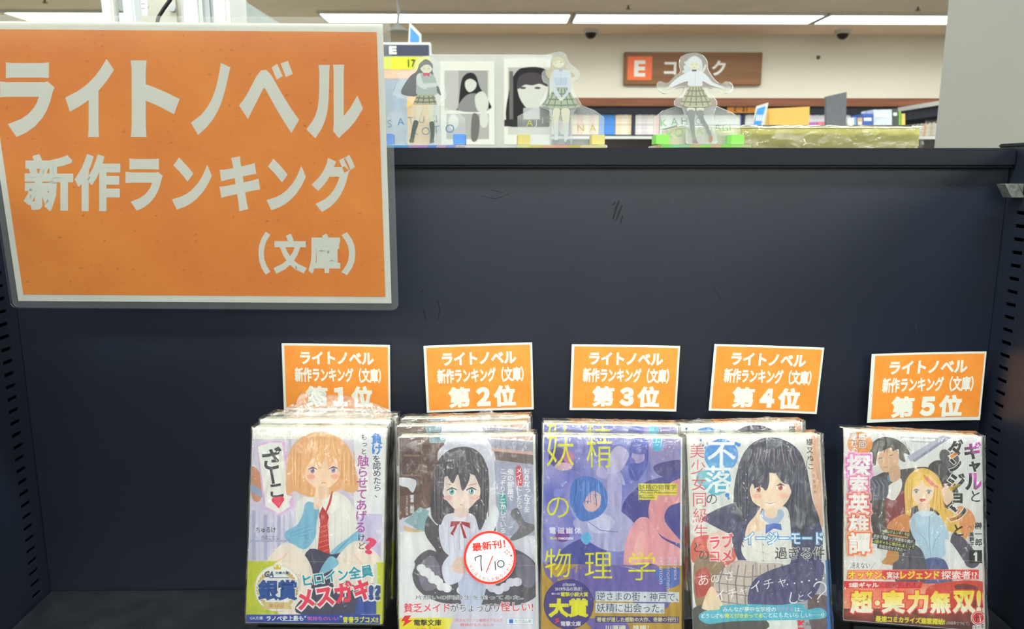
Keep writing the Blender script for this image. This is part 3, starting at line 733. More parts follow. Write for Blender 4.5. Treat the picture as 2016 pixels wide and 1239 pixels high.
# ------------------------------------------------------------------ the big laminated sign
SM = pose((-.2336, .5974, .0038, -3.2, -.4, -.9), .210)
sign = root_m('ranking_sign', 'big laminated orange sign with three lines of white Japanese lettering, upper left', 'sign', SM)
for nm, z0, z1, mt, g in (('laminate_back', -.0012, -.0009, 'laminate', .0055), ('laminate_front', .0016, .0018, 'lam_front', .0055)):
    bm = bmesh.new(); prism(bm, rrect(-.1485 - g, -g, .1485 + g, .210 + g * .8, .005), z0, z1); from_bm(nm, bm, M[mt], sign)
bm = bmesh.new(); prism(bm, rrect(-.1485 - .0055, -.0055, .1485 + .0055, .210 + .0044, .005), .0, .0001)
bm.free()
bm = bmesh.new(); box(bm, -.1485, .1485, 0, .210, -.0008, 0); from_bm('paper', bm, M['paper'], sign)
bm = bmesh.new(); box(bm, -.1485 + .0048, .1485 - .0046, .0054, .210 - .0056, .0001, .0003); from_bm('orange_print', bm, M['orange_big'], sign)
LB = Art(0, 0, 2)
for c, x0, y0, x1, y1 in (('ラ', 2, 245, 216, 540), ('イ', 258, 232, 450, 540), ('ト', 515, 238, 708, 540), ('ノ', 753, 248, 908, 532), ('へ', 942, 275, 1178, 524), ('ル', 1207, 255, 1430, 545),
        ('新', 95, 606, 290, 832), ('作', 295, 606, 475, 832), ('ラ', 495, 624, 642, 830), ('ン', 678, 620, 835, 826), ('キ', 865, 615, 1025, 832), ('ン', 1050, 625, 1205, 828), ('グ', 1228, 610, 1398, 835),
        ('（', 1018, 912, 1065, 1082), ('文', 1078, 920, 1208, 1078), ('庫', 1215, 920, 1340, 1078), ('）', 1345, 914, 1400, 1084)):
    LB.text(c, x0, y0, x1, y1, (219, 221, 212), .042 if c in '新作庫文' else .05)
for q in (((1070, 266), (1092, 252), (1114, 300), (1090, 314)), ((1106, 250), (1134, 240), (1154, 292), (1126, 304))): LB.poly(q, (219, 221, 212), False)
fs = plane_fn(SM)
print_mesh('lettering', LB, fs, (-.2, -.1, .2, .3), lambda u, v, z: (u, v, z), sign, M['letter_big'], z0=.0004, dz=.000004)
# the white clip stand that holds it up, clamped on the shelf top behind the sign
ss = thing('sign_stand', 'white plastic clip stand with black cable, behind the top of the orange sign', 'stand', (-.3, .70, ZT))
def pxbox(name, x0, x1, Y, d, ztop, zbot, m, parent, bev=.0015):
    A, B = U(x0, 20, Y), U(x1, 20, Y); return bx(name, A.x, B.x, Y, Y + d, zbot, ztop, m, parent, bev)
zt_ = EYE + .30; zb_ = ZT + .0005
pxbox('post', 199, 222, .655, .012, zt_, zb_ + .05, M['white_plastic'], ss)
pxbox('post', 241, 264, .655, .012, zt_, zb_ + .05, M['grey_plastic'], ss)
pxbox('housing', 268, 356, .69, .05, zt_, zb_ + .055, mat('ivory_plastic', (206, 204, 190), .4), ss, .004)
pxbox('housing', 354, 396, .672, .05, zt_, zb_ + .055, M['white_plastic'], ss, .003)
pxbox('recess', 393, 420, .68, .04, zt_, zb_ + .055, M['grey_plastic'], ss, .003)
pxbox('housing', 418, 450, .665, .05, zt_, zb_ + .055, M['white_plastic'], ss, .003)
pxbox('base', 190, 455, .69, .06, zb_ + .054, zb_, M['white_plastic'], ss, .003)
pxbox('arm', 190, 290, .6560, .033, zb_ + .075, zb_ + .052, M['white_plastic'], ss, .002)
i_ = ss.matrix_world.inverted()
bm = bmesh.new(); tube(bm, [i_ @ U(x, y, .668) for x, y in ((352, -30), (335, 0), (322, 18), (312, 34), (306, 60))], .0016); from_bm('cable', bm, M['black_rubber'], ss, True)
p = i_ @ U(340, 17, .6885); bm = bmesh.new(); bmesh.ops.create_cone(bm, cap_ends=True, segments=24, radius1=.0028, radius2=.0024, depth=.002, matrix=Matrix.Translation(p) @ Matrix.Rotation(R(90), 4, 'X')); from_bm('button', bm, M['grey_plastic'], ss)
LA = Art(0, 0, 1); LA.rect(264, -12, 290, 30, (226, 228, 226))
for k in range(7): LA.rect(267 + (k % 2) * 11, -6 + k * 4.4, 274 + (k % 2) * 11, -5 + k * 4.4, (120, 122, 126))
print_mesh('paper_label', LA, wall_fn(.667), (-9, -9, 9, 9), lambda u, v, z: i_ @ Vector((u, .6675 - z, v)), ss, M['print_flat'])
bx('label_backing', U(264, 20, .668).x, U(290, 20, .668).x, .6678, .672, EYE + .135, EYE + .185, M['white_plastic'], ss)
# grey ceiling-hung panel seen past the stand
t = thing('hanging_panel', 'grey sloping overhead panel seen above the right end of the white clip stand', 'panel', (U(450, 0, 3.4).x, 3.4, CEIL))
slab_px('panel', None, None, [(150, -40), (470, -30), (478, 0), (527, 31), (560, 52), (330, 56), (240, 22), (200, 4)], 3.4, .06, M['duct'], t)
pp = U(300, -30, 3.43); bx('hanger_rod', pp.x - .01, pp.x + .01, 3.42, 3.44, pp.z - .02, CEIL, M['grey_plastic'], t)

# ------------------------------------------------------------------ five rank cards on the back panel
CQ = [((552.4, 676), (767, 678.8), (770.3, 810.4), (562.7, 807)), ((834, 680.6), (1047.6, 674.2), (1050.7, 805.2), (840.7, 812.7)), ((1125.4, 677.7), (1338.7, 680.9), (1330.6, 810), (1121.2, 806.8)),
      ((1405.4, 677.1), (1621.3, 684.1), (1606.6, 814.8), (1394.7, 807.9)), ((1712.5, 696.4), (1939.7, 691.9), (1926.9, 825.8), (1707.3, 831.8))]
nth = ['first place', 'second place', 'third place', 'fourth place', 'fifth place']
ncol = ['above the leftmost pile of novels', 'above the apron-figure novels', 'above the violet novels with thin yellow title', 'above the white novels with blue bubble title', 'above the lone white novel at far right']
for k, q in enumerate(CQ):
    Yc = SB - .0022 if k < 4 else SB - .012
    P = [U(x, y, Yc) for x, y in q]; cw = ((P[1] - P[0]).length + (P[2] - P[3]).length) / 2; chh = ((P[3] - P[0]).length + (P[2] - P[1]).length) / 2
    cen = (P[0] + P[1] + P[2] + P[3]) / 4; X = ((P[1] - P[0]) + (P[2] - P[3])).normalized(); Z = Vector((0, -1, 0)); Y = Z.cross(X).normalized()
    m = Matrix((X, Y, Z)).transposed().to_4x4(); m.translation = cen - Y * chh / 2
    t = root_m('rank_card', 'small orange %s card %s' % (nth[k], ncol[k]), 'card', m)
    # slightly curled white card
    def sheetm(x0, x1, y0, y1, z, th, name, mt):
        bm = bmesh.new(); n = 8; curl = (.0012, -.0009, .0008, .0011, .0015)[k]
        f = lambda x: abs(curl) * (2 * x / cw) ** 2
        tp = []
        for i in range(n + 1):
            x = x0 + (x1 - x0) * i / n; tp.append([bm.verts.new((x, yy, z + f(x) + dz_)) for yy in (y0, y1) for dz_ in (0, th)])
        for a, b in zip(tp, tp[1:]):
            for (i, j) in ((0, 1), (1, 3), (3, 2), (2, 0)): bm.faces.new((a[i], a[j], b[j], b[i]))
        for e in (tp[0], tp[-1]): bm.faces.new((e[0], e[1], e[3], e[2]))
        bmesh.ops.recalc_face_normals(bm, faces=bm.faces); return from_bm(name, bm, mt, t), f
    _, ff = sheetm(-cw / 2, cw / 2, 0, chh, 0, .0004, 'paper', M['card_white'])
    mg = .0024 if k < 4 else .0022
    sheetm(-cw / 2 + (.0034 if k == 4 else mg), cw / 2 - mg * .8, mg if k < 4 else .0034, chh - mg * .8, .00045, .0001, 'orange_print', M['orange_card'])
    A = Art(0, 0, 1)
    A.text('ライトノベル', 165, 110, 850, 305, (222, 221, 208), .045)
    A.text('新作ランキング（文庫）', 112, 345, 915, 575, (222, 221, 208), .04)
    A.text('第', 205, 625, 412, 945, (222, 221, 208), .05); A.text('１２３４５'[k], 462, 640, 598, 930, (222, 221, 208), .07); A.text('位', 628, 620, 835, 945, (222, 221, 208), .05)
    print_mesh('lettering', A, lambda p: np.c_[-cw / 2 + p[:, 0] / 1000 * cw, chh - p[:, 1] / 1000 * chh], (-1, -1, 1, 1), lambda u, v, z: (u, v, z + ff(u) + .00062), t, M['print'], z0=0)

# ------------------------------------------------------------------ khaki package on the shelf top
a, b = U(1336, 252, .755), U(1808, 290, .755)
t = thing('wrapped_package', 'long flat khaki package in clear film lying on the shelf top behind the green standee', 'package', ((a.x + b.x) / 2, .755, ZT))
ztp = a.z
bx('khaki_board', a.x, b.x, .755, .835, ZT + .0006, ztp, M['khaki'], t, bev=.0005)
bx('cream_lid', a.x, b.x, .7545, .8355, ztp + .0001, ztp + .0014, M['khaki_edge'], t)
bm = bmesh.new(); nx, nz = 60, 8; gv = []
for j in range(nz + 1):
    for i in range(nx + 1):
        x = a.x - .002 + (b.x - a.x + .005) * i / nx; z = ZT + .0005 + (ztp - ZT + .0022) * j / nz
        gv.append(bm.verts.new(i_ @ Vector((0, 0, 0)) * 0 + rel(t, (x, .7525 - .0022 * abs(noise.noise((x * 60, z * 120, 3))) - .0015 * abs(noise.noise((x * 25, z * 50, 9))), z))))
for j in range(nz):
    for i in range(nx): q = j * (nx + 1) + i; bm.faces.new((gv[q], gv[q + 1], gv[q + nx + 2], gv[q + nx + 1]))
r = bmesh.ops.extrude_edge_only(bm, edges=[e for e in bm.edges if e.is_boundary and all(v in gv[-nx - 1:] for v in e.verts)])
bmesh.ops.translate(bm, vec=(0, .084, 0), verts=[v for v in r['geom'] if isinstance(v, bmesh.types.BMVert)])
from_bm('clear_film', bm, M['film_pack'], t, True)

# ------------------------------------------------------------------ three clear acrylic standees on the shelf top
def acry(name, pts, s_, x0, Y, th, parent, sm=4):
    px = [(x0 + x / s_, y / s_) for x, y in pts]; px = crom(px, sm) if sm else px
    w_ = [U(x, y, Y) for x, y in px]; bm = bmesh.new(); prism(bm, [(p.x, p.z) for p in w_], -th, 0, 0, 1)
    for v in bm.verts: v.co = rel(parent, (v.co.x, Y - v.co.z, max(v.co.y, ZT + .0037)))
    bmesh.ops.recalc_face_normals(bm, faces=bm.faces); return from_bm(name, bm, [M['acrylic'], M['acrylic_edge']], parent)
def plaid(A, pts, a, b, xs, ys, y0, y1):
    A.poly(pts, a, False)
    for x_t, x_b in xs: A.line([(x_t, y0 + 4), ((x_t + x_b) / 2, (y0 + y1) / 2), (x_b, y1 - 8)], 9, b, False)
    for y, xa_, xb_ in ys: A.line([(xa_, y), ((xa_ + xb_) / 2, y + 5), (xb_, y)], 11, b, False)
def standee(label, x0, s_, fig, hill, clips, base, cc, under, art, name_art, Yf):
    zc = ZT + .0005
    A, B = U(x0 + base[0] / s_, 287, Yf - .018), U(x0 + base[1] / s_, 287, Yf - .018)
    t = thing('acrylic_standee', label, 'figure stand', ((A.x + B.x) / 2, Yf, ZT))
    bm = bmesh.new(); box(bm, A.x, B.x, Yf - .018, Yf + .04, zc, zc + .003, .0006)
    bmesh.ops.transform(bm, matrix=t.matrix_world.inverted(), verts=bm.verts); bp_ = from_bm('base_plate', bm, M['acrylic'], t)
    PA = Art(0, 0, 1); n = len(under)
    for i, c in enumerate(under): PA.rect(A.x * 1000 + (B.x - A.x) * 1000 * i / n, 0, A.x * 1000 + (B.x - A.x) * 1000 * (i + 1) / n, 54, c)
    it_ = t.matrix_world.inverted()
    PF = Art(0, 0, 1)
    for i, c in enumerate(under): PF.poly([(A.x * 1000 + (B.x - A.x) * 1000 * (i + .0) / n - 1.5, 0.2), (A.x * 1000 + (B.x - A.x) * 1000 * (i + 1) / n + 1.5, .2), (A.x * 1000 + (B.x - A.x) * 1000 * (i + 1) / n, 2.6), (A.x * 1000 + (B.x - A.x) * 1000 * i / n, 2.6)], c, False)
    print_mesh('base_print', PF, lambda p: p / 1000, (A.x + .001, 0, B.x - .001, .0028), lambda u, v, z: it_ @ Vector((u, Yf - .0182 - z, zc + v)), bp_, M['print_acrylic'])
    hp = acry('name_plate', hill, s_, x0, Yf + .006, .0025, t, 0)
    print_mesh('name_lettering', name_art, wall_fn(Yf + .0055), (-9, -9, 9, 9), lambda u, v, z: it_ @ Vector((u, Yf + .0058 - z, v)), hp, M['print_acrylic'])
    fp = acry('figure_plate', fig, s_, x0, Yf, .0025, t)
    print_mesh('figure_print', art, wall_fn(Yf - .0002), (-9, -9, 9, 9), lambda u, v, z: it_ @ Vector((u, Yf - .0002 - z, v)), fp, M['print_acrylic'])
    for c in clips:
        q0, q1 = U(x0 + c[0] / s_, c[2] / s_, Yf - .008), U(x0 + c[1] / s_, c[3] / s_, Yf - .008)
        cl = bx('clip', q0.x, q1.x, Yf - .008, Yf + .011, zc + .0032, q0.z, cc, t, bev=.0005)
    return t
sk = (222, 218, 196); ink = (120, 124, 116)
# 1: blue clips
A = Art(740, 0, 3.996)
A.poly([(345, 500), (395, 466), (440, 500), (446, 560), (470, 640), (500, 700), (512, 750), (490, 735), (455, 700), (440, 620), (350, 620), (330, 745), (260, 755), (200, 735), (215, 680), (270, 600), (320, 560)], (112, 112, 116))
A.poly([(350, 520), (395, 490), (440, 520), (436, 560), (400, 580), (362, 560)], sk); A.poly([(340, 545), (355, 490), (400, 472), (442, 500), (446, 540), (420, 512), (380, 512)], (128, 132, 130))
A.line([(372, 538), (384, 542)], 4, ink); A.line([(408, 542), (420, 540)], 4, ink)
A.poly([(320, 600), (350, 575), (430, 578), (470, 620), (478, 700), (470, 745), (330, 745), (318, 690)], (172, 184, 178)); A.poly([(320, 600), (348, 580), (366, 640), (400, 690), (380, 700), (330, 670)], (208, 214, 210)); A.poly([(378, 660), (470, 655), (484, 676), (400, 690)], (208, 214, 210))
A.poly([(370, 575), (424, 575), (420, 602), (396, 592), (376, 602)], (216, 90, 110), False)
plaid(A, [(322, 748), (460, 745), (482, 825), (290, 822)], (176, 176, 150), (120, 122, 104), [(345, 325), (380, 370), (415, 425), (445, 465)], [(770, 318, 466), (800, 302, 474)], 750, 822)
A.poly([(322, 832), (372, 832), (350, 905), (335, 958), (305, 950), (318, 890)], sk); A.poly([(405, 832), (455, 832), (452, 890), (456, 965), (425, 965), (412, 890)], sk)
A.poly([(300, 950), (335, 962), (312, 1040), (298, 1100), (272, 1100), (280, 1030)], (96, 108, 104)); A.poly([(422, 966), (458, 962), (462, 1040), (452, 1105), (430, 1105), (430, 1040)], (96, 108, 104))
A.poly([(268, 1095), (298, 1098), (296, 1120), (266, 1120)], (112, 118, 112)); A.poly([(428, 1100), (454, 1100), (456, 1122), (426, 1122)], (112, 118, 112))
Nm = Art(740, 0, 3.996); bl = (112, 150, 190)
for c, x, y, e in (('S', 129, 970, 78), ('A', 209, 955, 78), ('T', 290, 945, 74), ('S', 330, 942, 60), ('U', 370, 938, 76), ('K', 462, 932, 76), ('I', 507, 930, 76), ('K', 322, 1035, 78), ('O', 400, 1030, 84), ('T', 492, 1018, 84), ('O', 590, 1010, 90)):
    Nm.ch(c, x, y, e, bl, .0, 4)
standee('clear acrylic standee with long dark hair, red bow and blue clips, beside big sign', 740, 3.996,
    [(395, 440), (460, 455), (500, 500), (520, 580), (545, 690), (562, 750), (540, 785), (505, 830), (500, 960), (490, 1135), (250, 1135), (262, 950), (285, 830), (230, 780), (165, 760), (135, 735), (150, 680), (185, 630), (160, 590), (200, 568), (290, 545), (315, 470)],
    [(85, 1140), (85, 900), (170, 858), (300, 830), (520, 832), (640, 882), (706, 930), (706, 1140)], [(45, 128, 1052), (607, 705, 1056)] and [(45, 128, 1052, 1128), (607, 705, 1056, 1128)], (45, 706),
    mat('blue_clip', (66, 116, 190), .5, var=.02), [(90, 180, 190), (90, 160, 215), (96, 158, 226), (190, 150, 190), (180, 140, 200), (96, 140, 220), (200, 160, 190), (130, 150, 220), (196, 180, 190)], A, Nm, .728)
# 2: khaki clips
A = Art(740, 0, 3.996); hr = (196, 188, 160)
A.poly([(1380, 480), (1410, 445), (1460, 445), (1490, 480), (1500, 540), (1555, 580), (1560, 605), (1520, 600), (1500, 640), (1485, 560), (1385, 560), (1370, 620), (1345, 600), (1335, 560), (1370, 530)], hr)
A.poly([(1392, 490), (1435, 470), (1475, 485), (1478, 515), (1442, 533), (1402, 520)], sk); A.poly([(1385, 512), (1395, 465), (1435, 448), (1478, 468), (1484, 500), (1450, 478), (1410, 485)], (206, 200, 172))
A.line([(1408, 498), (1424, 495)], 4, ink); A.line([(1448, 492), (1464, 488)], 4, ink)
A.poly([(1392, 562), (1420, 548), (1475, 548), (1528, 562), (1530, 620), (1512, 690), (1520, 740), (1470, 790), (1440, 790), (1400, 740), (1400, 640)], (204, 212, 222))
A.poly([(1400, 612), (1508, 612), (1500, 672), (1410, 672)], (186, 200, 218), False); A.line([(1455, 560), (1456, 665)], 3, (170, 180, 196)); A.poly([(1428, 540), (1480, 540), (1462, 562), (1444, 562)], (176, 184, 200), False)
plaid(A, [(1405, 685), (1505, 685), (1600, 842), (1540, 856), (1380, 856), (1318, 838)], (176, 188, 164), (124, 138, 120), [(1415, 1345), (1437, 1400), (1460, 1458), (1482, 1515), (1498, 1570)], [(735, 1380, 1530), (780, 1358, 1556), (825, 1330, 1585)], 690, 850)
A.poly([(1395, 640), (1420, 700), (1460, 770), (1445, 785), (1400, 730), (1388, 690)], (204, 212, 222)); A.poly([(1528, 640), (1505, 710), (1462, 775), (1475, 785), (1518, 730), (1535, 690)], (204, 212, 222)); A.ell(1456, 780, 18, 14, sk)
A.poly([(1395, 862), (1448, 862), (1436, 950), (1432, 1030), (1426, 1110), (1408, 1110), (1406, 1030), (1398, 960)], sk); A.poly([(1458, 862), (1522, 862), (1520, 950), (1508, 1040), (1504, 1110), (1484, 1110), (1484, 1040), (1470, 950)], sk)
A.poly([(1400, 985), (1434, 985), (1430, 1100), (1410, 1100)], (206, 212, 210)); A.poly([(1480, 985), (1516, 985), (1504, 1100), (1486, 1100)], (206, 212, 210)); A.poly([(1404, 1105), (1430, 1105), (1434, 1135), (1404, 1135)], (140, 144, 140)); A.poly([(1496, 1105), (1522, 1105), (1524, 1135), (1500, 1135)], (140, 144, 140))
Nm = Art(740, 0, 3.996); 
for c, x, y, e, k_ in (('A', 1222, 965, 74, (206, 200, 96)), ('J', 1290, 952, 70, (214, 214, 190)), ('I', 1340, 945, 70, (220, 220, 206)), ('S', 1385, 938, 70, (206, 204, 180)), ('S', 1455, 1030, 76, (206, 204, 180)), ('A', 1460, 930, 60, (206, 204, 180)), ('E', 1545, 1015, 74, (214, 212, 190)), ('N', 1620, 1005, 76, (206, 200, 120)), ('I', 1530, 925, 60, (206, 204, 160)), ('A', 1720, 1005, 76, (206, 198, 120))):
    Nm.ch(c, x, y, e, k_, .0, 3)
standee('clear acrylic standee with fair hair, clasped hands and khaki clips, middle one', 740, 3.996,
    [(1430, 406), (1490, 424), (1520, 490), (1600, 560), (1592, 625), (1548, 650), (1560, 700), (1600, 790), (1615, 830), (1560, 880), (1540, 1000), (1535, 1138), (1390, 1138), (1380, 1000), (1375, 880), (1290, 835), (1305, 780), (1350, 700), (1352, 662), (1318, 640), (1304, 580), (1330, 540), (1325, 485), (1360, 425)],
    [(1115, 1140), (1115, 915), (1200, 868), (1290, 828), (1620, 828), (1720, 868), (1795, 922), (1795, 1140)], [(1113, 1213, 1058, 1130), (1700, 1802, 1062, 1130)], (1106, 1822),
    mat('khaki_clip', (168, 156, 88), .5, var=.02), [(222, 218, 150), (214, 200, 110), (226, 180, 140), (232, 160, 140), (196, 180, 100), (226, 206, 160), (214, 214, 150)], A, Nm, .728)
# 3: green clips
A = Art(1180, 0, 3.996); hr = (206, 214, 214)
A.poly([(695, 470), (745, 440), (800, 470), (812, 540), (790, 590), (740, 560), (690, 590), (665, 540), (680, 500)], hr); A.poly([(708, 500), (745, 480), (785, 500), (780, 535), (745, 552), (712, 532)], sk); A.poly([(700, 515), (712, 465), (750, 450), (792, 475), (796, 515), (770, 490), (725, 492)], (214, 220, 220))
A.line([(722, 508), (734, 505)], 4, ink); A.line([(756, 505), (770, 508)], 4, ink); A.line([(738, 530), (752, 530)], 5, (206, 130, 110))
A.poly([(700, 565), (745, 552), (800, 562), (850, 600), (895, 650), (980, 685), (975, 700), (880, 672), (812, 640), (806, 675), (700, 675), (694, 640), (620, 665), (560, 690), (550, 672), (620, 610)], (222, 226, 232))
A.poly([(560, 680), (520, 690), (500, 705), (535, 708), (568, 692)], sk); A.poly([(940, 680), (1000, 700), (1004, 712), (960, 702)], sk); A.line([(752, 570), (752, 670)], 3, (180, 188, 200)); A.rect(728, 548, 764, 562, (90, 94, 96))
plaid(A, [(706, 678), (804, 676), (888, 824), (840, 842), (690, 844), (634, 820)], (190, 188, 160), (142, 140, 122), [(718, 660), (738, 712), (760, 762), (780, 815), (796, 862)], [(712, 690, 824), (755, 668, 846), (800, 645, 872)], 680, 840)
A.poly([(692, 850), (748, 850), (744, 880), (696, 880)], sk); A.poly([(765, 850), (822, 850), (812, 880), (775, 880)], sk)
A.poly([(694, 874), (748, 874), (748, 960), (752, 1050), (764, 1105), (740, 1110), (722, 1040), (708, 960)], (146, 152, 148)); A.poly([(772, 874), (816, 874), (822, 930), (860, 1000), (884, 1070), (866, 1078), (836, 1010), (788, 940)], (146, 152, 148))
A.ell(877, 1092, 15, 30, (176, 140, 120)); A.poly([(736, 1104), (764, 1104), (776, 1128), (738, 1128)], (150, 128, 118))
Nm = Art(1180, 0, 3.996)
for c, x, y, e in (('K', 518, 965, 80), ('A', 605, 955, 80), ('H', 680, 950, 76), ('O', 790, 950, 76), ('K', 570, 1055, 80), ('O', 635, 1040, 90), ('Y', 720, 1030, 70), ('A', 800, 1025, 70), ('N', 870, 1020, 70), ('A', 945, 1000, 70), ('G', 1000, 1005, 70), ('I', 1055, 1000, 70)):
    Nm.ch(c, x, y, e, (156, 200, 150), .0, 3)
standee('clear acrylic standee with pale hair, arms spread wide and green clips, rightmost', 1180, 3.996,
    [(745, 413), (810, 430), (850, 480), (858, 545), (905, 620), (958, 658), (1010, 638), (1052, 672), (1040, 715), (1000, 735), (930, 712), (860, 690), (885, 745), (925, 795), (925, 835), (905, 900), (915, 1000), (915, 1135), (700, 1135), (690, 1000), (660, 860), (600, 832), (596, 790), (650, 735), (668, 690), (600, 702), (525, 738), (468, 712), (455, 665), (482, 636), (540, 652), (600, 592), (640, 560), (630, 500), (652, 440)],
    [(432, 1140), (432, 928), (500, 870), (600, 836), (925, 836), (1040, 882), (1108, 930), (1108, 1140)], [(445, 548, 1060, 1150), (1040, 1140, 1060, 1130)], (480, 1205),
    mat('green_clip', (108, 182, 68), .5, var=.02), [(120, 214, 80), (120, 210, 150), (150, 200, 150), (200, 180, 130), (140, 214, 90), (210, 170, 140), (130, 214, 80), (150, 214, 110), (190, 200, 140)], A, Nm, .716)
# ================================================================== novels
BW, BH = .106, .150
def make_book(name, label, q, t, art, band, hb, bandcol, film_seed=0, spine=None, spinecol=(222, 220, 216), coverm=None):
    m = pose(q, BH); root = root_m(name, label, 'book', m); fn = plane_fn(m)
    W = BW / 2
    def shell(nm, g, th, y0, y1, mt, zback):
        """wrap of thin board: front, rounded spine on the right, back"""
        prof = [(-W - g * .2, g), ]
        r = .0016
        for k in range(5): a = R(90 - 90 * k / 4); prof.append((W + g - r + r * math.cos(a), g - r + r * math.sin(a)))
        for k in range(5): a = R(-90 * k / 4); prof.append((W + g - r + r * math.cos(a), -zback - g + r + r * math.sin(a)))
        prof.append((-W - g * .2, -zback - g))
        bm = bmesh.new(); n = len(prof); L_ = []
        cen = (0, -zback / 2)
        for (x, z) in prof:
            ix = x if x < 0 else x - th; iz = z - th if z > cen[1] else z + th
            L_.append([bm.verts.new((x, y0, z)), bm.verts.new((x, y1, z)), bm.verts.new((ix, y1, iz)), bm.verts.new((ix, y0, iz))])
        for a_, b_ in zip(L_, L_[1:]):
            for i in range(4): bm.faces.new((a_[i], a_[(i + 1) % 4], b_[(i + 1) % 4], b_[i]))
        bm.faces.new(L_[0]); bm.faces.new(L_[-1]); bmesh.ops.recalc_face_normals(bm, faces=bm.faces)
        return from_bm(nm, bm, mt, root)
    cv = shell('cover', 0, .0004, 0, BH, coverm or M['cover'], t)
    bm = bmesh.new(); box(bm, -W + .0006, W - .0012, .0012, BH - .0004, -t + .0006, -.0006)
    for v in bm.verts:
        if v.co.y > .1 and v.co.z < -t / 2: v.co.y += .0022
    from_bm('page_block', bm, M['pages'], root)
    bnd = shell('paper_band', .00028, .0002, .0002, hb, mat('paper_band_stock', bandcol, .35, var=.01), t)
    print_mesh('cover_print', art, fn, (-W + .0002, hb, W - .0018, BH - .0003), lambda u, v, z: (u, v, z), cv, M['print'], dz=.000007)
    print_mesh('band_print', band, fn, (-W + .0002, .0005, W - .0018, hb - .00005), lambda u, v, z: (u, v, z + .0003), bnd, M['print'], dz=.000007)
    if spine:
        f2 = lambda p: np.c_[p[:, 0] / 1000 * t, BH - p[:, 1] / 1000 * BH]
        print_mesh('spine_print', spine, f2, (0.0014, .001, t - .0014, BH - .0005), lambda u, v, z: (W + .00035 + z, v, -u), cv, M['print'], dz=.000007)
    # shrink film: a closed wrinkled skin around the book
    bm = bmesh.new(); g = .0022; nu, nv = 26, 36
    def wr(x, y, z, nrm):
        d = .0005 * noise.noise((x * 160 + film_seed, y * 60, z * 90)) + .0007 * abs(noise.noise((x * 45, y * 140 + film_seed, 4))) * (1 if y > BH * .86 or y < BH * .1 else .25)
        return (x + nrm[0] * d, y + nrm[1] * d, z + nrm[2] * d)
    def face(f, n1, n2, nrm):
        vs = [[bm.verts.new(wr(*f(i / n1, j / n2), nrm)) for i in range(n1 + 1)] for j in range(n2 + 1)]
        for j in range(n2):
            for i in range(n1): bm.faces.new((vs[j][i], vs[j][i + 1], vs[j + 1][i + 1], vs[j + 1][i]))
    xa_, xb_, ya_, yb_, za_, zb2 = -W - .0008, W + .0014, -.0008, BH + .0011, -t - .0006, g
    face(lambda u, v: (xa_ + (xb_ - xa_) * u, ya_ + (yb_ - ya_) * v, zb2 - (.0012 if (u in (0, 1) or v in (0, 1)) else 0)), nu, nv, (0, 0, 1))
    face(lambda u, v: (xa_ + (xb_ - xa_) * u, yb_ + .0024 * v, zb2 + (za_ - zb2) * v - .0012 * (1 - v)), nu, 5, (0, 1, 0))
    face(lambda u, v: (xb_, ya_ + (yb_ - ya_) * v, zb2 - .0012 + (za_ - zb2) * u), 4, nv, (1, 0, 0))
    face(lambda u, v: (xa_, ya_ + (yb_ - ya_) * v, zb2 - .0012 + (za_ - zb2) * u), 4, nv, (-1, 0, 0))
    bmesh.ops.remove_doubles(bm, verts=bm.verts, dist=.00002)
    from_bm('shrink_film', bm, M['film'], root, True)
    return root
def behind(root, t, n, lean, label, dx=0, extra=0, dyaw=0):
    c = copy_tree(root)
    off = root.matrix_world.to_3x3() @ Vector((dx, n * (t + .0042) * math.tan(R(lean)) + extra, -n * (t + .0042)))
    m = root.matrix_world.copy(); m.translation = m.translation + off
    if dyaw: m = m @ Matrix.Rotation(R(dyaw), 4, 'Z')
    c.matrix_world = m; c['label'] = label
    return c
def gather(parent, name, px, y0, hs, depth=.012, seed=0, zoff=-.004):
    """loose crumpled film sticking up along a book's top edge; hs = heights along the edge"""
    x0, x1 = px; nx, ny = 90, 16; bm = bmesh.new(); vs = []
    for j in range(ny + 1):
        for i in range(nx + 1):
            u = i / nx; v = j / ny; k = u * (len(hs) - 1); a = int(min(k, len(hs) - 2)); h = hs[a] + (hs[a + 1] - hs[a]) * (k - a)
            x = x0 + (x1 - x0) * u; amp = .35 + v
            X = x + .0022 * amp * noise.noise((x * 130 + seed, v * 3.1, 1)); Y = y0 + h * v * (1 + .18 * noise.noise((x * 240, v * 2, seed + 5))) 
            Z = zoff - depth * v * .5 + .005 * amp * noise.noise((x * 170, v * 4.2 + seed, 2)) + .002 * noise.noise((x * 480, v * 9 + seed, 7))
            vs.append(bm.verts.new((X, Y, Z)))
    for j in range(ny):
        for i in range(nx): q = j * (nx + 1) + i; bm.faces.new((vs[q], vs[q + 1], vs[q + nx + 2], vs[q + nx + 1]))
    return from_bm(name, bm, M['film_loose'], parent, True)
